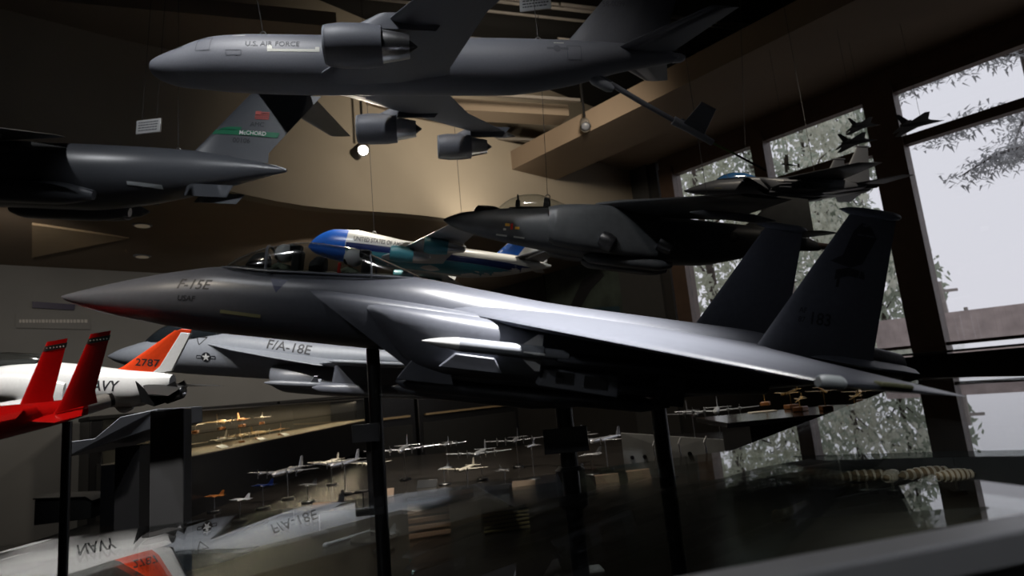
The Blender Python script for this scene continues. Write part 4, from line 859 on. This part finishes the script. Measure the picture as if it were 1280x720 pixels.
# ------------------------------------------------------------------ small models
def base(t, m, w=.05, h=.012, rodh=.1, rod=METAL):
    b = MB().rev([(0, w), (h*.6, w), (h, w*.86), (h*1.01, .001)], (0, 0, 0), 'z', 22).build('stand_base', m, t)
    MB().tube([(0, 0, h), (0, 0, rodh)], .0028, 6).build('stand_rod', rod, t)
def small_prop(t, m, u, z, engines=4, tilt=0, twin=False):
    e = Euler((0, R(tilt), 0)); T = Matrix.LocRotScale(Vector((0, 0, z)), e, Vector((u,)*3))
    def put(b, nm, mm=None):
        b.v = [tuple(T @ Vector(v)) for v in b.v]; return b.build(nm, mm or m, t)
    put(MB().loft([(-13, .2, .2, -.5), (-12, 1.1, .9, -1.3), (-8, 1.5, 1.5, -1.6), (2, 1.5, 1.5, -1.5), (10, 1.0, 1.3, -.7), (16, .3, .8, .2)], 16, 3), 'fuselage')
    put(MB().wing([(-5, -20, .9, 2.4, .3), (-6.2, -1, -.1, 5.2, .9), (-6.2, 1, -.1, 5.2, .9), (-5, 20, .9, 2.4, .3)]), 'wing')
    put(MB().wing([(12.4, -7, .8, 1.6, .2), (11.8, 0, .7, 3.2, .35), (12.4, 7, .8, 1.6, .2)]), 'tailplane')
    put(MB().wing([(10.5, .6, 0, 4.6, .4), (13.2, 6.3, 0, 2.0, .2)], True), 'tail_fin')
    for y in ([-11, -5.6, 5.6, 11] if engines == 4 else [-5.2, 5.2]):
        zz = abs(y)*.045
        put(MB().rev([(-9, .3), (-8.8, .85), (-6.5, .95), (-3, .4)], (0, y, zz), n=12), 'engine')
        put(MB().box((-9.35, y-.16, zz-2.3), (-9.2, y+.16, zz+2.3)), 'propeller', METAL)
def small_jet(t, m, u, z, tilt=0, delta=False):
    T = Matrix.LocRotScale(Vector((0, 0, z)), Euler((0, R(tilt), 0)), Vector((u,)*3))
    def put(b, nm, mm=None):
        b.v = [tuple(T @ Vector(v)) for v in b.v]; return b.build(nm, mm or m, t)
    put(MB().loft([(-9, .03, .1, 0), (-6, .6, .5, -.5), (-3, .9, .9, -.8), (4, 1.0, .8, -.8), (8, .6, .6, -.5)], 16, 3), 'fuselage')
    put(MB().loft([(-5.6, .1, .6, .4), (-4, .5, 1.35, .6), (-2, .2, .9, .7)], 12, 3), 'canopy', MARK)
    for s in (-1, 1):
        w = MB().wing([(-3, .6, 0, 9, .4), (3.5, 6.5, -.1, 1.4, .1)] if delta else [(-1, .8, 0, 4.5, .35), (3, 6, 0, 1.6, .1)]); put(w if s > 0 else w.mirror(), 'wing')
        w = MB().wing([(5.5, .5, .1, 2.6, .15), (7.5, 3, .1, 1.1, .06)]); put(w if s > 0 else w.mirror(), 'tailplane')
    put(MB().wing([(3.6, .6, 0, 4.4, .25), (7, 4.2, 0, 1.7, .1)], True), 'tail_fin')
def model(kind, px, py, z, label, m, yaw=0, u=.008, rod=.1, bm=BLACK, group=None, tilt=0, bw=.04, name=None):
    t = thing(name or ('model_bomber' if kind in 'pq' else 'model_jet'), label, 'model airplane', at_z(px, py, z), (0, 0, R(yaw)), group=group)
    base(t, bm, bw, .012, rod)
    if kind == 'p': small_prop(t, m, u, rod, 4, tilt)
    elif kind == 'q': small_prop(t, m, u, rod, 2, tilt)
    elif kind == 'd': small_jet(t, m, u, rod, tilt, True)
    else: small_jet(t, m, u, rod, tilt)
    return t
G1 = 'small models on the dark deck'
DKM = M('model_dark', (.09, .09, .095), .35, .4); GRM = M('model_grey', (.26, .27, .28), .35, .3)
for a in [
  ('p', 507, 600, DECK, 'bright silver four-engined bomber beside the front black pole, seen nose on', SILVER, 92, 0.0131, .21),
  ('p', 360, 624, DECK, 'silver four-engined bomber left of the front black pole', SILVER, 78, 0.0119, .17),
  ('q', 432, 618, DECK, 'silver twin-engined model just left of the front black pole', SILVER, 70, 0.0106, .19),
  ('j', 329, 636, DECK, 'blue model jet low in front of the left silver bomber', BLUED, -12, .0085, .13),
  ('j', 268, 640, DECK, 'orange-brown model jet low beside the grey post', M('model_orange', (.45, .16, .04), .4), -8, .0075, .09),
  ('j', 300, 652, DECK, 'white model jet low right of the grey post', WHITE, -14, .0075, .11),
  ('d', 556, 606, DECK, 'small dark grey delta model between two silver bombers', GRM, 60, .007, .10),
  ('p', 603, 600, DECK, 'grey four-engined bomber left of the middle black pole', GRM, 80, 0.0106, .17),
  ('p', 648, 584, DECK, 'dim grey bomber close behind the grey bomber by the middle pole', DKM, 85, 0.0112, .19),
  ('j', 741, 594, DECK, 'silver model jet just right of the middle black pole', SILVER, 20, .009, .12),
  ('q', 760, 588, DECK, 'silver twin-engined model left of the rear black pole', SILVER, 40, 0.0100, .19),
  ('j', 822, 583, DECK, 'small silver model jet right of the rear black pole', SILVER, 150, .007, .15),
  ('q', 872, 570, DECK, 'dark twin-engined model on a tall rod behind the hooks panel', DKM, 85, 0.0125, .28),
  ('p', 905, 574, DECK, 'dark four-engined bomber left of the right glass case', GRM, 70, 0.0125, .30),
  ('j', 985, 600, 1.2, 'black model jet on a rod inside the right glass case, left one', MATTE, 30, .007, .10),
  ('j', 1052, 596, 1.2, 'black model jet on a rod inside the right glass case, right one', MATTE, -20, .007, .11),
  ('q', 400, 668, DECK, 'dark twin-engined model seen through the near glass, left', DKM, 60, 0.0100, .10),
  ('j', 480, 690, DECK, 'silver model jet seen low through the near glass top', SILVER, -35, .0085, .07),
  ('p', 468, 607, DECK, 'small cream four-engined bomber right behind the front black pole', CREAM, 75, .0075, .15),
  ('j', 455, 640, DECK, 'dark model jet at the glass edge below the front pole plate', DKM, 30, .008, .10),
  ('q', 585, 612, DECK, 'cream twin-engined model just right of the dark grey delta model', CREAM, 70, .0075, .12),
  ('j', 632, 608, DECK, 'silver model jet in front of the dim grey bomber', SILVER, 120, .0075, .09),
  ('j', 668, 600, DECK, 'upright silver model jet left of the middle black pole plate', SILVER, 70, .0085, .20),
  ('q', 722, 582, DECK, 'silver twin-engined model tilted behind the middle black pole', SILVER, 60, .0095, .2),
  ('p', 415, 606, DECK, 'far cream four-engined bomber behind the left silver bombers', CREAM, 80, .008, .16),
  ('j', 385, 628, DECK, 'silver model jet between the blue jet and the front pole', SILVER, -20, .008, .10),
  ('q', 248, 622, DECK, 'tan twin-engined model close beside the grey post', TAN, 60, .007, .12),
  ('p', 560, 585, DECK, 'far silver four-engined bomber behind the dark grey delta model', SILVER, 88, .008, .18),
]:
    k, px, py, z, lb, m, yaw, u, rod = a
    model(k, px, py, z, lb, m, yaw, u, rod, group=G1)
TAGM = M('plaque_tan', (.30, .20, .13), .6, noise=.2)
for (px, py, lb, m_) in [(478, 622, 'tan plaque at the front of the deck below the cream bomber', TAGM), (533, 610, 'dark plaque at the foot of the bright silver bomber', BLACK), (577, 624, 'tan plaque below the cream twin-engined model', TAGM), (622, 618, 'dark plaque below the grey bombers', BLACK), (655, 612, 'tan plaque left of the middle black pole foot', TAGM), (402, 640, 'tan plaque in front of the silver jet', TAGM), (352, 655, 'dark plaque low in front of the blue jet', BLACK), (760, 604, 'tan plaque right of the middle black pole', TAGM), (800, 598, 'tan plaque at the rear black pole foot', TAGM)]:
    c = thing('label_plaque', lb, 'plaque', at_z(px, py, DECK), (R(-35), 0, R(random.uniform(-10, 10))), group='plaques on the dark deck'); MB().box((-.065, 0, 0), (.065, .006, .055)).build('plaque', m_, c, bevel=.002)
G2 = 'golden models on the oval counter'
for (px, py, lb, k, yaw, rod) in [(957, 507, 'small golden model behind the cream card on the black oval counter', 'j', 60, .10), (990, 511, 'golden model second from the left, set back on the oval counter', 'q', 20, .09), (1001, 514, 'golden model at the front edge of the oval counter, left of centre', 'j', 40, .06),
     (1033, 513, 'golden twin-engined model in the middle of the oval counter', 'q', 80, .10), (1070, 512, 'golden model at the front of the oval counter round end', 'j', 30, .06), (1078, 505, 'golden model set back at the oval counter round end', 'q', 60, .07)]:
    t = thing('golden_model', lb, 'model airplane', at_z(px, py, 1.3), (0, 0, R(yaw)), group=G2)
    b = MB(); b.box((-.034, -.026, 0), (.034, .026, .024)); b.build('wooden_base', WOOD, t, bevel=.004); MB().tube([(0, 0, .022), (0, 0, rod)], .003, 6).build('stand_rod', GOLD, t)
    (small_prop(t, GOLD, .0045, rod, 2, -10) if k == 'q' else small_jet(t, GOLD, .0055, rod, -14))
c = thing('label_card', 'cream label card lying on the black oval counter', 'card', at_z(953, 515, 1.3), (0, 0, R(0)))
MB().box((-.07, -.03, 0), (.07, .03, .004)).build('card', CREAM, c)
# tan models and cards in the lit case
for (x, y, z, kind, yaw, u, lb) in [(.30, .25, 0, 'q', 20, .0095, 'tan twin-engined model nearest the left end of the lit case'), (.62, .3, 1, 'j', 200, .012, 'cream model jet on the glass shelf of the lit case, left'), (.72, .17, 0, 'j', 10, .015, 'long cream model low in the middle of the lit case'),
     (.98, .3, 1, 'q', 40, .0095, 'tan twin-engined model on the shelf middle of the lit case'), (1.12, .22, 0, 'p', 30, .0085, 'tan four-engined model low at the lit case right part'), (1.3, .3, 1, 'j', 190, .013, 'orange-tan model jet on the shelf at the lit case far end'), (1.42, .22, 0, 'q', 50, .009, 'tan model at the far end of the lit case floor'), (1.62, .28, 1, 'd', 20, .011, 'cream delta model on the shelf beyond the orange-tan jet'), (1.8, .2, 0, 'j', 20, .012, 'orange-tan model jet on the floor at the far end of the lit case')]:
    if x > L_-.2: continue
    zz = ZL0+.006 if not z else (ZL0+ZL1)/2-.004
    t = thing('tan_model', lb, 'model airplane', lcm @ Vector((x, y, zz)), (0, 0, lc.rotation_euler.z+R(yaw)), group='tan models in the lit glass case')
    MB().box((-.035, -.02, 0), (.035, .02, .012)).build('wooden_base', WOOD, t, bevel=.003); MB().tube([(0, 0, .012), (0, 0, .045)], .0025, 6).build('stand_rod', METAL, t)
    mm = CREAM if 'cream' in lb else (M('model_orange_tan', (.55, .24, .08), .5) if 'orange' in lb else TAN)
    (small_prop(t, mm, u, .05, 2 if kind == 'q' else 4) if kind in 'pq' else small_jet(t, mm, u, .05))
for i, (x, y, lb) in enumerate([(.55, .06, 'white label card near the left of the lit case floor'), (1.15, .06, 'white label card at the middle of the lit case floor'), (1.6, .06, 'white label card toward the right of the lit case floor')]):
    c = thing('label_card', lb, 'card', lcm @ Vector((x, y, ZL0+.006)), (R(25), 0, lc.rotation_euler.z)); MB().box((-.05, 0, 0), (.05, .045, .003)).build('card', WHITE, c)
# things seen through the near glass top, standing on the deck
def crate(label, px, py, w, h, m1):
    t = thing('slatted_box', label, 'box', at_z(px, py, DECK), (0, 0, R(12)))
    MB().box((-w/2, 0, 0), (w/2, w*.4, h)).build('body', BLACK, t)
    for i in range(5):
        MB().box((-w/2-.003, -.006, h*(.04+.19*i)), (w/2+.003, 0, h*(.16+.19*i))).build('slat', m1, t, bevel=.002)
crate('tan slatted wooden box seen through the near glass, left one', 538, 672, .16, .15, M('slat_tan', (.45, .27, .18), .5))
crate('olive slatted box seen through the near glass, right one', 634, 664, .18, .08, M('slat_olive', (.30, .24, .11), .5))
def rod(label, p, q, r, m, name='rod'):
    p, q = Vector(p), Vector(q); t = thing(name, label, 'rod', p)
    MB().tube([(0, 0, r), tuple(q-p+Vector((0, 0, r)))], r, 10).build('shaft', m, t); MB().ball((0, 0, r), r*1.5, 10).build('end_knob', m, t)
rod('thin white rod lying on the deck under the near glass', at_z(407, 684, DECK), at_z(478, 662, DECK), .008, GREYL)
rod('short tan rod lying on the deck beside the right glass case', at_z(974, 652, DECK), at_z(1009, 637, DECK), .017, TAN)
c = thing('label_card', 'small pale card on the deck by the middle pole foot', 'card', at_z(740, 712, DECK), (0, 0, R(8))); MB().box((-.03, -.03, 0), (.03, .03, .004)).build('card', WHITE, c)
# grey panel with hooks between the rear pole and the right case
hp = thing('hook_panel', 'low grey board with small silver propeller hooks, right of the rear pole', 'display board', at_z(838, 592, DECK), (0, 0, R(-12)))
MB().slab([(-.25, 0, 0), (.32, 0, 0), (.32, .03, .16), (-.25, .03, .24)], (0, .015, 0)).build('board', M('board_grey', (.13, .13, .125), .6, noise=.15), hp)
for i, x in enumerate((-.08, .06, .2)):
    MB().tube([(x, -.0, .04), (x+.01, -.02, .1), (x+.004, -.02, .16), (x+.022, -.01, .19)], .006, 6).build('hook', SILVER, hp)
for x in (-.2, -.13, 0.0, .12): MB().rev([(-.004, .012), (.02, .012)], (x, .012, .1), 'y', 10).build('peg', BLACK, hp)
# white ribbed hulls inside the right case
for (px, py, lb, yaw, l) in [(1085, 617, 'white ribbed hull model at the left of the right case', -12, .075), (1118, 618, 'small cream cross-shaped model between the ribbed hulls', 40, .04), (1160, 614, 'long white ribbed hull model inside the right case', 8, .075), (1198, 618, 'round white ribbed hull model at the right edge', 0, .05)]:
    t = thing('ribbed_model', lb, 'model', at_z(px, py, 1.2), (0, 0, R(yaw)), group='white ribbed models in the right case')
    MB().box((-l*.3, -.012, 0), (l*.3, .012, .01)).build('stand_base', BLACK, t); MB().tube([(0, 0, .01), (0, 0, .03)], .003, 6).build('stand_rod', METAL, t)
    MB().rev([(-l, .002), (-l*.8, .009), (-.2*l, .014), (.5*l, .013), (l, .003)], (0, 0, .045), n=16).build('hull', M('hull_tan', (.28, .23, .17), .6), t)
    for k in range(7):
        x = -l*.75+k*l*.25; r = .014*(1-(x/l)**2)**.5+.002
        MB().rev([(x-.003, r), (x+.003, r)], (0, 0, .045), n=16).build('rib', WHITE, t)

# ------------------------------------------------------------------ stands on the left
ps = thing('post_stand', 'grey square post carrying the naval trainer model', 'display stand', at_z(214, 672, DECK))
pt = loc(train, (10.3, 0, -.45)) if False else None
tp = at_y(214, 512, 1.62); lx = tp.x; 
ps.location = (lx, 1.62, DECK)
MB().box((-.045, -.02, 0), (.045, .02, tp.z-DECK)).build('post', M('post_grey', (.055, .055, .058), .45, noise=.1), ps, bevel=.003); MB().box((-.09, -.06, 0), (.09, .06, .012)).build('foot_plate', BLACK, ps)
P = loc(redj, (11.2, 0, -.93)); rs_ = thing('post_stand', 'thin black post carrying the red twin-tail jet', 'display stand', (P.x, P.y, DECK))
MB().tube([(0, 0, .01), (0, 0, P.z-DECK)], .006, 14).build('post', BLACK, rs_); MB().rev([(0, .045), (.008, .045), (.014, .035)], (0, 0, 0), 'z', 24).build('foot_plate', BLACK, rs_)
P = loc(navy, (9.5, 0, -.8)); ns = thing('post_stand', 'black post carrying the light grey naval fighter', 'display stand', (P.x, P.y, DECK))
MB().tube([(0, 0, .01), (0, 0, P.z-DECK)], .02, 14).build('post', BLACK, ns); MB().rev([(0, .1), (.008, .1), (.014, .09)], (0, 0, 0), 'z', 24).build('foot_plate', BLACK, ns)
lg = [at_y(85, 571, 1.9), at_y(85, 552, 1.9), at_y(118, 548, 1.9), at_y(150, 521, 1.95), at_y(196, 511, 2.0), at_y(196, 534, 2.0)]
lg_o = thing('angled_ledge', 'grey angular ledge low behind the red jet and grey post', 'display stand', tuple(lg[0]))
MB().slab([p-lg[0] for p in lg], (.02, .25, 0)).build('ledge', GREYM, lg_o, bevel=.003)
MB().box((-.02+.1, .1, DECK-lg[0].z), (.06+.1, .2, .01)).build('bracket', BLACK, lg_o)
bb = thing('pedestal_block', 'black block with a glossy sloping lid at far left', 'pedestal', at_z(100, 650, DECK), (0, 0, R(12)))
P = bb.location
MB().slab([(-.25, 0, 0), (.06, 0, 0), (.06, 0, .10), (.03, 0, .125), (-.25, 0, .15)], (0, .22, 0)).build('body', MATTE, bb, bevel=.004)
MB().slab([(-.255, -.01, .152), (.03, -.01, .127), (.068, -.01, .1), (.068, -.01, .108), (.032, -.01, .136), (-.255, -.01, .161)], (0, .24, 0)).build('lid', M('lid_gloss', (.012, .012, .013), .08, noise=0), bb)

# ================================================================== outside the windows
struct(MB().prism([(-6, 4), (40, -14), (60, 40), (-10, 40)], -.4, -.3).build('ground', M('ground_outside', (.36, .33, .30), .95, noise=.3), smooth_=False))
def leafy(name, label, centre, blobs, n, size, m, trunkh, seed, group='trees outside the windows', drop=0):
    random.seed(seed); t = thing(name, label, 'tree', centre, group=group)
    b = MB().tube([(0, 0, 0), (.05, 0, trunkh*.5), (0, .05, trunkh)], .14, 10, r1=.05); tr = b.build('trunk', M('bark', (.07, .055, .045), .9, noise=.3), t)
    br = MB()
    f = MB()
    for (bx, by, bz, br_, bh) in blobs:
        br.tube([(0, 0, max(.5, bz-bh*.8)), (bx*.5, by*.5, bz-.2*bh), (bx, by, bz)], .04, 5, r1=.012)
        for _ in range(n):
            while True:
                p = Vector((random.uniform(-1, 1), random.uniform(-1, 1), random.uniform(-1, 1)))
                if p.length < 1: break
            p = Vector((bx+p.x*br_, by+p.y*br_, bz+p.z*bh)); q = Euler((random.uniform(0, 6), random.uniform(0, 6), random.uniform(0, 6))).to_matrix(); s = size*random.uniform(.6, 1.3)
            f.add([tuple(p+q @ Vector(v)) for v in ((-s, 0, 0), (0, -s*.45, 0), (s, 0, 0), (0, s*.45, 0))], [(0, 1, 2, 3)])
    br.build('branch', MATS['bark'], t)
    f.build('foliage', m, t, smooth_=False)
def leafmat(nm, c):
    m = M(nm, c, .8, noise=.3, nscale=2); nt = m.node_tree; b = nt.nodes['Principled BSDF']; o = nt.nodes['Material Output']
    t = nt.nodes.new('ShaderNodeBsdfTranslucent'); t.inputs['Color'].default_value = (*c, 1); x = nt.nodes.new('ShaderNodeMixShader'); x.inputs[0].default_value = .45
    nt.links.new(b.outputs[0], x.inputs[1]); nt.links.new(t.outputs[0], x.inputs[2]); nt.links.new(x.outputs[0], o.inputs['Surface']); return m
LEAF = [leafmat('leaf_%d' % i, c) for i, c in enumerate([(.50, .52, .41), (.38, .42, .34), (.60, .61, .52)])]
def out(px, py, dist): d = ray(px, py); d.z = 0; return CAM+d*(dist/d.length)
def tree_at(lb, px, dist, h, n, seed, m, spread=1.2, size=.13):
    P = out(px, 300, dist); random.seed(seed*3)
    bl = []
    for k in range(int(h*2.4)):
        z = .9+k*h/(h*2.4); w = spread*(1-.55*k/(h*2.4)); bl.append((random.uniform(-w, w), random.uniform(-w, w), z, random.uniform(.45, .8)*dist/14, random.uniform(.4, .7)*dist/14))
    leafy('leafy_tree', lb, (P.x, P.y, -.3), bl, n, size, m, h, seed)
tree_at('pale leafy tree outside the leftmost window pane, nearest of the trees', 880, 13, 6.6, 210, 1, LEAF[0], 1.3, .085)
tree_at('leafy tree outside between the two left window panes', 955, 18.5, 8.8, 210, 2, LEAF[1], 1.6, .11)
tree_at('leafy tree outside the second window pane', 1025, 24, 11, 200, 3, LEAF[2], 1.9, .14)
tree_at('farthest leafy tree, just left of the thick window pillar', 1085, 30, 12.5, 200, 4, LEAF[1], 2.1, .18)
# bare spindly tree and conifer boughs on the right
P = out(1345, 300, 10); cf = thing('conifer', 'dark conifer with drooping boughs outside the right window', 'tree', (P.x, P.y, -.3))
MB().tube([(0, 0, 0), (0, 0, 8)], .16, 10, r1=.06).build('trunk', MATS['bark'], cf)
random.seed(11); NEED = leafmat('needles', (.55, .56, .57))
for z, az, ln in ((6.7, 178, 2.0), (6.1, 184, 2.2), (5.5, 176, 1.75), (4.75, 181, 1.5), (4.2, 188, 1.35), (6.4, 20, 2.2), (5.6, -50, 2.0), (4.9, 60, 2.3), (7.3, 120, 1.8)):
    a = R(az)
    pts = [(math.cos(a)*ln*t, math.sin(a)*ln*t, z+.25*t-.55*t*t) for t in (0, .3, .6, 1)]
    bo = MB().tube(pts, .035, 6, r1=.008).build('bough', MATS['bark'], cf)
    f = MB()
    for _ in range(650):
        t = random.random()**.7; i = min(2, int(t*3)); q = Vector(pts[i]).lerp(Vector(pts[i+1]), t*3-i); q += Vector((random.gauss(0, .12), random.gauss(0, .12), random.gauss(-.04, .07)))
        e = Vector((random.uniform(-1, 1), random.uniform(-1, 1), random.uniform(-.8, .3))).normalized()*.11; w_ = Vector((e.y, -e.x, .02)).normalized()*.016
        f.add([tuple(q-w_), tuple(q+w_), tuple(q+e)], [(0, 1, 2)])
    f.build('needles', NEED, bo, smooth_=False)
P = out(1182, 380, 26); up = thing('utility_pole', 'thin wooden utility pole standing outside the right window', 'pole', (P.x, P.y, -.3), (0, R(-1.5), 0))
MB().tube([(0, 0, 0), (0, 0, 4.2)], .13, 8, r1=.1).build('shaft', M('pole_wood', (.30, .27, .25), .9), up); MB().box((-.6, -.05, 3.8), (.6, .05, 3.9)).build('crossarm', MATS['pole_wood'], up)
P = out(1206, 380, 30); up2 = thing('utility_pole', 'fainter farther utility pole at the right window edge', 'pole', (P.x, P.y, -.3)); MB().tube([(0, 0, 0), (0, 0, 3.4)], .09, 8, r1=.07).build('shaft', MATS['pole_wood'], up2); MB().box((-.5, -.04, 3.1), (.5, .04, 3.18)).build('crossarm', MATS['pole_wood'], up2)
P = out(1090, 400, 19); Q = out(1330, 400, 19)
fn = thing('boundary_fence', 'long brown boundary fence outside the right windows', 'fence', (P.x, P.y, -.3))
dv = (Q-P); dv.z = 0; n_ = 34; FB = M('fence_brown', (.42, .35, .33), .9, noise=.2, nscale=3); up_ = Vector((0, 0, 1)); dnn = dv.normalized(); dpp = Vector((-dnn.y, dnn.x, 0))
b = MB()
for i in range(n_):
    a0 = dv*(i/n_); a1 = dv*((i+.985)/n_); b.slab([a0, a1, a1+up_*2.75, a0+up_*2.75], dpp*.05)
b.build('fence_boards', FB, fn, smooth_=False); MB().slab([dpp*.05+up_*.5, dv+dpp*.05+up_*.5, dv+dpp*.05+up_*.65, dpp*.05+up_*.65], dpp*.06).build('fence_rail', FB, fn, smooth_=False)

# ------------------------------------------------------------------ sky and view
w = bpy.data.worlds.new('overcast_sky'); SC.world = w; w.use_nodes = True; nt = w.node_tree; bg = nt.nodes['Background']
tc = nt.nodes.new('ShaderNodeTexCoord'); sp = nt.nodes.new('ShaderNodeSeparateXYZ'); rp_ = nt.nodes.new('ShaderNodeValToRGB')
nt.links.new(tc.outputs['Generated'], sp.inputs[0]); nt.links.new(sp.outputs['Z'], rp_.inputs['Fac']); nt.links.new(rp_.outputs['Color'], bg.inputs['Color'])
rp_.color_ramp.elements[0].position = 0; rp_.color_ramp.elements[0].color = (.86, .84, .90, 1); rp_.color_ramp.elements[1].position = .6; rp_.color_ramp.elements[1].color = (.90, .90, .97, 1)
bg.inputs['Strength'].default_value = LAMP['sky']
SC.view_settings.view_transform = 'Standard'; SC.view_settings.look = 'None'; SC.view_settings.gamma = 1; SC.view_settings.use_curve_mapping = False; SC.view_settings.exposure = LAMP['exposure']
SC.cycles.use_denoising = True; SC.cycles.max_bounces = 8; SC.cycles.transparent_max_bounces = 24; SC.cycles.caustics_reflective = False; SC.cycles.caustics_refractive = False; SC.cycles.sample_clamp_indirect = 4
